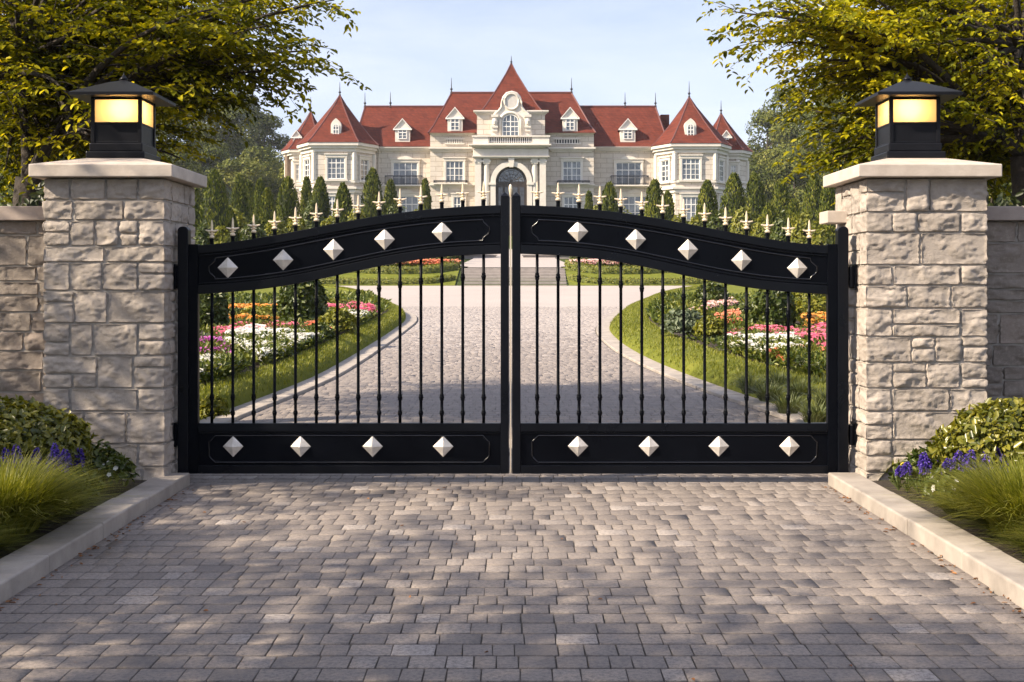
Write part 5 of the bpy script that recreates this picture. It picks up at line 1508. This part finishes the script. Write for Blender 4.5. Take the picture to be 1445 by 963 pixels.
# ---------------------------------------------------------------- broadleaf trees on the hillside
M['farleaf'] = leafmat('far_leaf', [(.030,.045,.010), (.085,.105,.022), (.16,.175,.035), (.26,.25,.06)], .2, .7, spec=.15)
def far_tree(seed, H_=14):
    root = thing('hillside_tree', (0, 0, 0), 'x', 'tree')
    r_ = np.random.default_rng(seed); Lv = Leaves()
    nl = 17
    for i in range(nl):
        a = r_.uniform(0, 2*PI); q = r_.uniform(0, 1); zz = .16+.76*q; rad = (.36*math.sin(PI*(.18+.74*q))**.8)*r_.uniform(.45, 1.0)
        c = np.array([rad*math.cos(a), rad*math.sin(a), zz])*H_
        if i == 0: c = np.array([0, 0, .86])*H_
        R = H_*r_.uniform(.13, .22)
        n = 420; u = rsph(n, -.45); lf = 1+.3*fbm(u*2.3+seed+i, 3)
        p = c+u*np.array([R, R, R*.8])*(lf*(1-.3*r_.random(n)))[:, None]
        nr = unit(u+rng.normal(0, .5, (n, 3))+[0, 0, .3]); d = unit(np.cross(nr, rng.normal(0, 1, (n, 3))))
        l = r_.uniform(.28, .62, n)
        Lv.add(p, d, nr, l, l*.7, np.clip(r_.uniform(.25, .7)+rng.normal(0, .2, n), 0, 1))
    v, f, r = Lv.arrays(); mesh_obj('crown', v, f, M['farleaf'], root, attr=r)
    m = MB(); m.tube([(0, 0, -.6), (.1, .05, H_*.3), (0, 0, H_*.7)], [.38, .28, .1], 8)
    for i in range(5):
        a = i*1.3; m.tube([(0, 0, H_*(.28+.05*i)), (math.cos(a)*H_*.14, math.sin(a)*H_*.14, H_*(.45+.05*i)), (math.cos(a)*H_*.25, math.sin(a)*H_*.25, H_*(.55+.05*i))], [.16, .1, .04], 6)
    m.build('trunk', M['bark'], root)
    return root
protos = [far_tree(100+i) for i in range(5)]
r_ = random.Random(5); used = set()
def place_tree(x, y, hh, lab, grp):
    k = r_.randrange(5); sca = hh/14
    p = protos[k]; z = float(gz(x, y))
    if k not in used: o = p; used.add(k); o.location = (x, y, z)
    else: o = copy_tree(p, loc=(x, y, z))
    s = sca*r_.uniform(.9, 1.1); o.scale = (s, s, sca); o.rotation_euler = (0, 0, r_.uniform(0, 6.28))
    o['label'] = lab; o['group'] = grp
for s, nm in ((-1, 'left'), (1, 'right')):
    for row, (d, x0, x1, step) in enumerate(((165, 26, 66, 5.5), (185, 31, 74, 6), (205, 32, 84, 6.5), (228, 38, 92, 7))):
        x = x0
        while x < x1:
            place_tree(s*(x+r_.uniform(-1.6, 1.6)), d+r_.uniform(-7, 7), r_.uniform(10, 14.5)*(1.0 if row else .85), 'broadleaf tree on the wooded hillside %s of the mansion' % nm, 'trees of the %s hillside wood' % nm)
            x += step*r_.uniform(.8, 1.2)
for k, p in enumerate(protos):
    if k not in used: p.location = (-60-6*k, 240, float(gz(60, 240))); p['label'] = 'broadleaf tree on the wooded hillside left of the mansion'; p['group'] = 'trees of the left hillside wood'
# darker tall garden trees nearer, behind the walls
M['midleaf'] = leafmat('mid_leaf', [(.020,.032,.008), (.05,.068,.014), (.10,.115,.022), (.17,.165,.03)], .25, .6, spec=.2)
def mid_tree(px, d, ytop, wpx, label, seed):
    x = PX(px, d); z0 = float(gz(x, d)); Hh = PZ(ytop, d)-z0; R = wpx*d/F/2
    root = thing('garden_tree', (x, d, z0), label, 'tree', 'garden trees behind the walls'); r_ = np.random.default_rng(seed); Lv = Leaves()
    for i in range(22):
        a = r_.uniform(0, 2*PI); q = r_.uniform(0, 1); rad = R*.62*math.sqrt(r_.uniform(0, 1))*math.sin(PI*(.25+.6*q)); c = np.array([x+rad*math.cos(a), d+rad*math.sin(a), z0+Hh*(.2+.7*q)])
        rr = R*r_.uniform(.3, .48); n = 420; u = rsph(n, -.6); lf = 1+.3*fbm(u*2.3+seed+i, 3)
        p = c+u*np.array([rr, rr, rr*.8])*(lf*(1-.35*r_.random(n)))[:, None]
        nr = unit(u+rng.normal(0, .5, (n, 3))+[0, 0, .3]); dd = unit(np.cross(nr, rng.normal(0, 1, (n, 3)))); l = r_.uniform(.7, 1.3, n)*.0042*d
        Lv.add(p, dd, nr, l, l*.62, np.clip(r_.uniform(.2, .65)+rng.normal(0, .2, n), 0, 1))
    v, f, r = Lv.arrays(); mesh_obj('crown', v, f, M['midleaf'], root, attr=r)
    m = MB(); m.tube([(x, d, z0-.3), (x+.1, d, z0+Hh*.35), (x, d, z0+Hh*.75)], [.22, .16, .06], 8)
    for i in range(6):
        a = i*1.1; m.tube([(x, d, z0+Hh*(.25+.06*i)), (x+math.cos(a)*R*.4, d+math.sin(a)*R*.4, z0+Hh*(.4+.06*i)), (x+math.cos(a)*R*.7, d+math.sin(a)*R*.7, z0+Hh*(.5+.06*i))], [.09, .06, .02], 6)
    m.build('trunk', M['bark'], root)
#mid_tree(255, 60, 205, 90, 'bushy dark garden tree just left of the conifers, beyond the left pillar', 1)
#mid_tree(1190, 62, 212, 60, 'bushy dark garden tree just right of the conifers, beyond the right pillar', 2)
mid_tree(60, 40, 190, 190, 'broad dark garden tree behind the left wall and lantern', 3)
mid_tree(1400, 42, 180, 200, 'broad dark garden tree behind the right wall and lantern', 4)
# ---------------------------------------------------------------- big yellow-green trees beside the gate
M['treeleaf'] = leafmat('golden_tree_leaf', [(.036,.048,.003), (.145,.155,.005), (.38,.35,.010), (.70,.60,.03)], .38, .5, (1.3, 1.2, .4, 1), spec=.15)
M['treebark'] = simple('dark_tree_bark', (.020,.015,.011), (.055,.042,.032), 9, .85, 0, 30, 1, .03)
def bez(a, b, c, n):
    t = np.linspace(0, 1, n)[:, None]; a, b, c = map(np.asarray, (a, b, c))
    return (1-t)**2*a+2*t*(1-t)*b+t*t*c
def spray_tree(base, fork, limbs, label, seed, name='spreading_tree', extra_trunks=(), trunk_r=.16, leaf=.074, side_step=.115, dens=1.25, group=None):
    r_ = np.random.default_rng(seed)
    root = thing(name, base, label, 'tree', group)
    tk = MB(); Lv = Leaves(); wood = MB()
    P = bez(base, ((base[0]+fork[0])/2+.05, base[1], (base[2]+fork[2])*.5), fork, 9)
    tk.tube(P, np.linspace(trunk_r*1.25, trunk_r*.8, 9), 10)
    tk.build('trunk', M['treebark'], root, smooth=True)
    pts = []; dirs = []; nrm = []
    for (start, end, arch, r0) in limbs:
        s = np.array(fork if start is None else start, float); e = np.array(end, float)
        L = np.linalg.norm(e-s); mid = (s+e)/2+np.array([r_.normal(0, .06)*L, r_.normal(0, .06)*L, arch*L])
        n = max(8, int(L/.16)); C = bez(s, mid, e, n)
        wob = np.cumsum(r_.normal(0, .012, (n, 3)), axis=0); wob *= np.linspace(0, 1, n)[:, None]; C = C+wob
        wood.tube(C, np.linspace(r0, .006, n)**1.0, 6)
        T = np.gradient(C, axis=0); T = unit(T)
        cum = np.linspace(0, L, n); q = L*(.34 if r0 > .03 else .2); sgn = 1
        while q < L*1.0:
            i = q/L*(n-1); k = int(min(i, n-1)); p0 = C[k]+(C[min(k+1, n-1)]-C[k])*(i-k); t = T[k]
            sgn = -sgn
            h = np.cross(t, [0, 0, 1]); h /= np.linalg.norm(h)+1e-6
            f = q/L
            sl = (.28+.62*math.sin(PI*(.12+.80*f)))*r_.uniform(.6, 1.15)*min(1, L/2.4+.35)
            d1 = t*r_.uniform(.45, .9)+h*sgn*r_.uniform(.6, 1)+np.array([0, 0, r_.normal(.02, .22)]); d1 /= np.linalg.norm(d1)
            m = max(4, int(sl/.075)); tt = np.linspace(0, 1, m)[:, None]
            B = p0+d1*sl*tt+np.array([0, 0, -.22*sl])*tt**2+np.cumsum(r_.normal(0, .008, (m, 3)), axis=0)
            wood.tube(B, np.linspace(max(.004, r0*.28*(1-f)+.003), .0018, m), 4, False)
            TB = unit(np.gradient(B, axis=0)); s2 = 1
            for j in range(1, m):
                s2 = -s2; tb = TB[j]; hb = np.cross(tb, [0, 0, 1]); hb /= np.linalg.norm(hb)+1e-6
                wl = r_.uniform(.10, .24)*(1-.45*j/m)*dens
                d2 = tb*.75+hb*s2*.8+np.array([0, 0, r_.normal(-.05, .25)]); d2 /= np.linalg.norm(d2)
                k2 = max(2, int(wl/.030)); u = (np.arange(k2)+.4)/k2
                Q = B[j]+d2*wl*u[:, None]+np.array([0, 0, -.18*wl])*u[:, None]**2
                pts.append(Q); alt = np.where(np.arange(k2) % 2 == 0, 1, -1)[:, None]
                h2 = np.cross(d2, [0, 0, 1]); h2 /= np.linalg.norm(h2)+1e-6
                dirs.append(d2*.55+h2*alt*.75+r_.normal(0, .22, (k2, 3))+[0, 0, -.12])
                nrm.append(np.tile([0, 0, 1.], (k2, 1))+r_.normal(0, .42, (k2, 3)))
            q += side_step*r_.uniform(.7, 1.3)
    wood.build('branches', M['treebark'], root, smooth=True)
    p = np.concatenate(pts); d = np.concatenate(dirs); nn = np.concatenate(nrm); n = len(p)
    l = leaf*r_.uniform(.5, 1.3, n)
    rn = np.clip(.45+.30*fbm(p*1.5, 2)+r_.normal(0, .2, n), 0, 1)
    Lv.add(p, d, nn, l, l*r_.uniform(.48, .62, n), rn)
    v, f, r = Lv.arrays(.2, .18)
    mesh_obj('crown', v, f, M['treeleaf'], root, attr=r)
    return root
def W(px, py, d): return (PX(px, d), d, PZ(py, d))
# left tree: limbs given by where their tips stand
Lfork = (-4.75, 12.4, 2.55)
Lb = (-5.05, 12.4, 0.05)
j1, j2, j3 = (-4.35, 12.3, 3.15), (-4.9, 12.5, 3.6), (-4.2, 12.1, 2.95)
limbsL = [(None, j1, .05, .085), (None, j2, .05, .08)]
def addl(L, start, tips, arch=.10, r0=.035):
    for t in tips: L.append((start, W(*t), arch+random.uniform(-.03, .03), r0))
addl(limbsL, j1, [(474,14,11.9),(440,62,12.2),(432,104,12.3),(395,118,12.6),(345,132,12.4),(440,-30,12.0),(380,40,11.4),(330,85,11.9),(400,0,12.5),(300,20,11.2),(260,60,12.8),(420,80,13.2),(360,70,13.6)], .12, .048)
addl(limbsL, j3, [(290,150,12.6),(262,190,12.9),(235,170,12.0),(262,226,13.0),(300,115,13.4),(220,120,11.2),(180,160,12.9),(150,205,12.9),(205,235,13.2),(120,180,11.6)], .06, .042)
addl(limbsL, j2, [(120,40,11.6),(190,-10,12.0),(60,90,12.0),(20,40,11.8),(250,-40,12.4),(90,130,11.3),(-40,60,12.2),(330,-50,12.8),(160,80,13.4),(40,170,12.6),(-30,150,11.6),(70,220,12.4),(10,240,12.6)], .09, .044)
# boughs reaching out of the picture, over the left side and towards the viewer
for e in ((-6.6,11.2,4.4),(-6.9,12.6,4.9),(-6.2,10.2,5.2),(-5.2,9.8,5.4),(-4.2,9.9,5.3),(-3.2,10.3,5.5),(-5.6,14.2,5.6),(-4.2,14.6,5.4),(-2.6,13.2,5.9),(-3.6,12.0,6.0),(-5.0,12.2,6.4),(-6.3,13.6,5.2)):
    limbsL.append((j2, e, .08, .034))
rl = random.Random(8)
def fill(L, n, poly, starts, dlo, dhi):
    P = np.array(poly, float); k = 0
    while k < n:
        px, py = rl.uniform(P[:, 0].min(), P[:, 0].max()), rl.uniform(P[:, 1].min(), P[:, 1].max())
        if inpoly(np.array([px]), np.array([py]), poly)[0]:
            L.append((rl.choice(starts), W(px, py, rl.uniform(dlo, dhi)), rl.uniform(.05, .13), .026)); k += 1
fill(limbsL, 44, [(-60,-90),(430,-90),(400,40),(330,105),(240,150),(225,215),(120,240),(-60,230)], [j1, j2, j2, j3], 12.3, 14.4)
fill(limbsL, 26, [(-60,-60),(330,-60),(300,60),(200,150),(160,240),(-60,270)], [j1, j2, j3], 13.2, 15.5)
spray_tree(Lb, Lfork, limbsL, 'golden green tree with dark boughs spreading over the left pillar and lantern', 3)
Rfork = (4.95, 12.2, 2.75)
Rb = (5.15, 12.3, 0.05)
k1, k2, k3 = (4.45, 12.2, 3.2), (4.95, 12.3, 3.8), (4.5, 12.0, 2.9)
limbsR = [(None, k1, .05, .08), (None, k2, .05, .08)]
addl(limbsR, k1, [(1034,14,11.9),(1066,50,12.2),(1125,75,12.5),(1060,-30,12.1),(1130,110,12.6),(1100,20,11.5),(1120,45,12.0),(1150,85,11.8),(1095,-20,12.5),(1180,30,11.3),(1170,120,13.2),(1210,70,12.8),(1120,10,13.4)], .12, .048)
addl(limbsR, k3, [(1165,215,13.0),(1185,175,12.8),(1150,150,13.3),(1215,150,12.2),(1180,232,13.3),(1240,190,13.1),(1330,170,11.7),(1290,205,13.0),(1350,215,12.9),(1205,200,12.4),(1260,130,11.4)], .05, .040)
addl(limbsR, k2, [(1260,20,11.6),(1330,60,11.5),(1400,40,11.8),(1240,-40,12.2),(1390,110,11.6),(1440,150,11.5),(1470,60,12.2),(1150,-60,12.6),(1350,-20,12.4),(1430,215,12.4),(1380,235,12.9),(1300,90,13.3)], .09, .044)
for e in ((6.6,11.2,4.6),(6.9,12.6,5.0),(5.6,10.2,5.4),(4.6,10.0,5.6),(5.6,14.0,5.6),(3.4,13.2,5.7),(3.9,11.2,5.8),(5.0,12.2,6.3)):
    limbsR.append((k2, e, .08, .034))
fill(limbsR, 44, [(1090,-90),(1510,-90),(1510,230),(1330,240),(1205,220),(1190,130),(1120,40)], [k1, k2, k2, k3], 12.3, 14.4)
fill(limbsR, 26, [(1180,-60),(1510,-60),(1510,270),(1300,240),(1230,140),(1190,60)], [k1, k2, k3], 13.2, 15.5)
spray_tree(Rb, Rfork, limbsR, 'golden green tree with dark boughs spreading over the right pillar and lantern', 9)

# evergreen hedges filling the dark ground behind the walls
M['laurel'] = leafmat('dark_hedge_leaf', [(.010,.016,.005), (.024,.036,.008), (.055,.068,.014), (.11,.11,.022)], .2, .45)
def backhedge(xa, xb, y, h, n, label):
    t = thing('evergreen_hedge', ((xa+xb)/2, y, 0), label, 'hedge', 'evergreen hedges behind the walls')
    x = rng.uniform(xa, xb, n); z = h*(rng.random(n)**.7)*(1+.14*vnoise(np.stack([x*1.3, x*0, x*0+y], 1))); yy = y-.35-.35*rng.random(n)+.25*vnoise(np.stack([x*1.6, z*1.6, x*0], 1))
    nr = unit(np.stack([rng.normal(0, .5, n), -np.ones(n), .5+rng.normal(0, .4, n)], 1)); d = unit(np.cross(nr, rng.normal(0, 1, (n, 3))))
    Lv = Leaves(); l = rng.uniform(.06, .11, n); Lv.add(np.stack([x, yy, z], 1), d, nr, l, l*.5, np.clip(rng.normal(.45, .25, n), 0, 1)); v, f, r = Lv.arrays()
    mesh_obj('foliage', v, f, M['laurel'], t, attr=r)
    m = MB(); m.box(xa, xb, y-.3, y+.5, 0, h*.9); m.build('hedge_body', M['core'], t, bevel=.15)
backhedge(-10, -3.8, 11.6, 2.3, 9000, 'dark evergreen hedge behind the left wall')
backhedge(3.85, 10, 11.6, 2.3, 9000, 'dark evergreen hedge behind the right wall')
# trees beside the approach, left of the frame, whose crowns dapple the paving
def approach_tree(base, h, label, seed, ends):
    fork = (base[0]+.1, base[1], h*.45)
    spray_tree(base, fork, [(None, e, .10, .04) for e in ends], label, seed, name='approach_tree', leaf=.10, side_step=.16, dens=1.3)
HAZE = .0002
# ---------------------------------------------------------------- approach trees (left ones cast the dapples, added right one blocks sky light)
def fan(c, R, n, seed, zlo, zhi):
    r_ = random.Random(seed); out = []
    for i in range(n):
        a = 2*PI*i/n+r_.uniform(-.25, .25); q = R*r_.uniform(.55, 1.0)
        out.append((c[0]+q*math.cos(a), c[1]+q*math.sin(a), r_.uniform(zlo, zhi)))
    return out
approach_tree((-6.6, 2.4, 0), 4.6, 'tall golden green tree beside the approach left of the kerb bed', 21, fan((-6.2, 2.8), 3.3, 32, 1, 3.1, 5.8))
approach_tree((-8.8, 7.4, 0), 4.8, 'golden green tree by the left boundary wall', 22, fan((-8.0, 7.4), 2.2, 13, 2, 3.4, 5.8))
approach_tree((-5.2, -.8, 0), 4.6, 'golden green tree at the near end of the left kerb bed', 23, fan((-4.6, .4), 2.9, 36, 3, 3.2, 5.6))
approach_tree((6.6, 2.0, 0), 4.6, 'unseen golden green tree added right of the kerb bed to block sky light', 24, fan((6.0, 2.2), 3.0, 26, 4, 3.4, 5.8))  # added out of view; its crown cuts sky light on the paving

# ---------------------------------------------------------------- sun, sky, camera
SUN_AZ, SUN_EL = math.radians(-112), math.radians(36)   # azimuth from +Y towards +X
S = Vector((math.sin(SUN_AZ)*math.cos(SUN_EL), math.cos(SUN_AZ)*math.cos(SUN_EL), math.sin(SUN_EL)))
ld = bpy.data.lights.new('sun', 'SUN'); ld.energy = 5.0; ld.angle = math.radians(.8); ld.color = (1, .85, .65)
so = bpy.data.objects.new('sun', ld); link(so); so.location = (-20, -10, 30)
so.rotation_euler = (-S).to_track_quat('-Z', 'Y').to_euler()
w = bpy.data.worlds.new('World'); sc.world = w; w.use_nodes = True
nt = w.node_tree; bg = nt.nodes['Background']
sky = N(nt, 'ShaderNodeTexSky', sky_type='NISHITA'); sky.sun_disc = False
sky.sun_elevation = SUN_EL; sky.sun_rotation = SUN_AZ % (2*PI); sky.altitude = 50; sky.air_density = 1.0; sky.dust_density = 1.6; sky.ozone_density = 1.6
tc = N(nt, 'ShaderNodeTexCoord')
mp = N(nt, 'ShaderNodeMapping'); mp.inputs['Scale'].default_value = (1.0, 1.0, 5.5); mp.inputs['Rotation'].default_value = (.12, .1, .3)
nt.links.new(tc.outputs['Generated'], mp.inputs['Vector'])
f = noise(nt, 2.6, 9, .62, mp.outputs['Vector'], .5)
cl = ramp(nt, f, [(.34, (.36, .36, .36)), (.80, (.78, .78, .78))])
c = mixc(nt, cl, sky.outputs[0], (6.5, 6.75, 8.3, 1))
nt.links.new(c, bg.inputs['Color']); bg.inputs['Strength'].default_value = .085
cd = bpy.data.cameras.new('camera'); co = bpy.data.objects.new('camera', cd); link(co)
co.location = (0, 0, CH); co.rotation_euler = (PI/2, 0, 0)
cd.sensor_width = 36; cd.lens = F/1445*36; cd.shift_y = -(481.5-400)/1445
cd.clip_start = .05; cd.clip_end = 3000
sc.camera = co
sc.view_settings.view_transform = 'Standard'; sc.view_settings.look = 'None'
sc.view_settings.exposure = 1.02; sc.view_settings.gamma = 1
sc.render.engine = 'CYCLES'
sc.cycles.use_denoising = True
try: sc.cycles.denoiser = 'OPENIMAGEDENOISE'
except Exception: pass
sc.cycles.max_bounces = 6; sc.cycles.diffuse_bounces = 3; sc.cycles.glossy_bounces = 3; sc.cycles.transmission_bounces = 4; sc.cycles.transparent_max_bounces = 6
sc.cycles.sample_clamp_indirect = 6; sc.cycles.caustics_reflective = False; sc.cycles.caustics_refractive = False

# ---------------------------------------------------------------- air
hm = bpy.data.materials.new('haze_air'); hm.use_nodes = True; nt = hm.node_tree
nt.nodes.remove(nt.nodes['Principled BSDF'])
pv = N(nt, 'ShaderNodeVolumePrincipled'); pv.inputs['Color'].default_value = (.86, .90, 1, 1); pv.inputs['Density'].default_value = HAZE; pv.inputs['Anisotropy'].default_value = .1
nt.links.new(pv.outputs[0], nt.nodes['Material Output'].inputs['Volume'])
m = MB(); m.box(-232, 232, -46, 372, -1.2, 62)
tag(m.build('haze', hm), kind='stuff')
sc.cycles.volume_bounces = 0
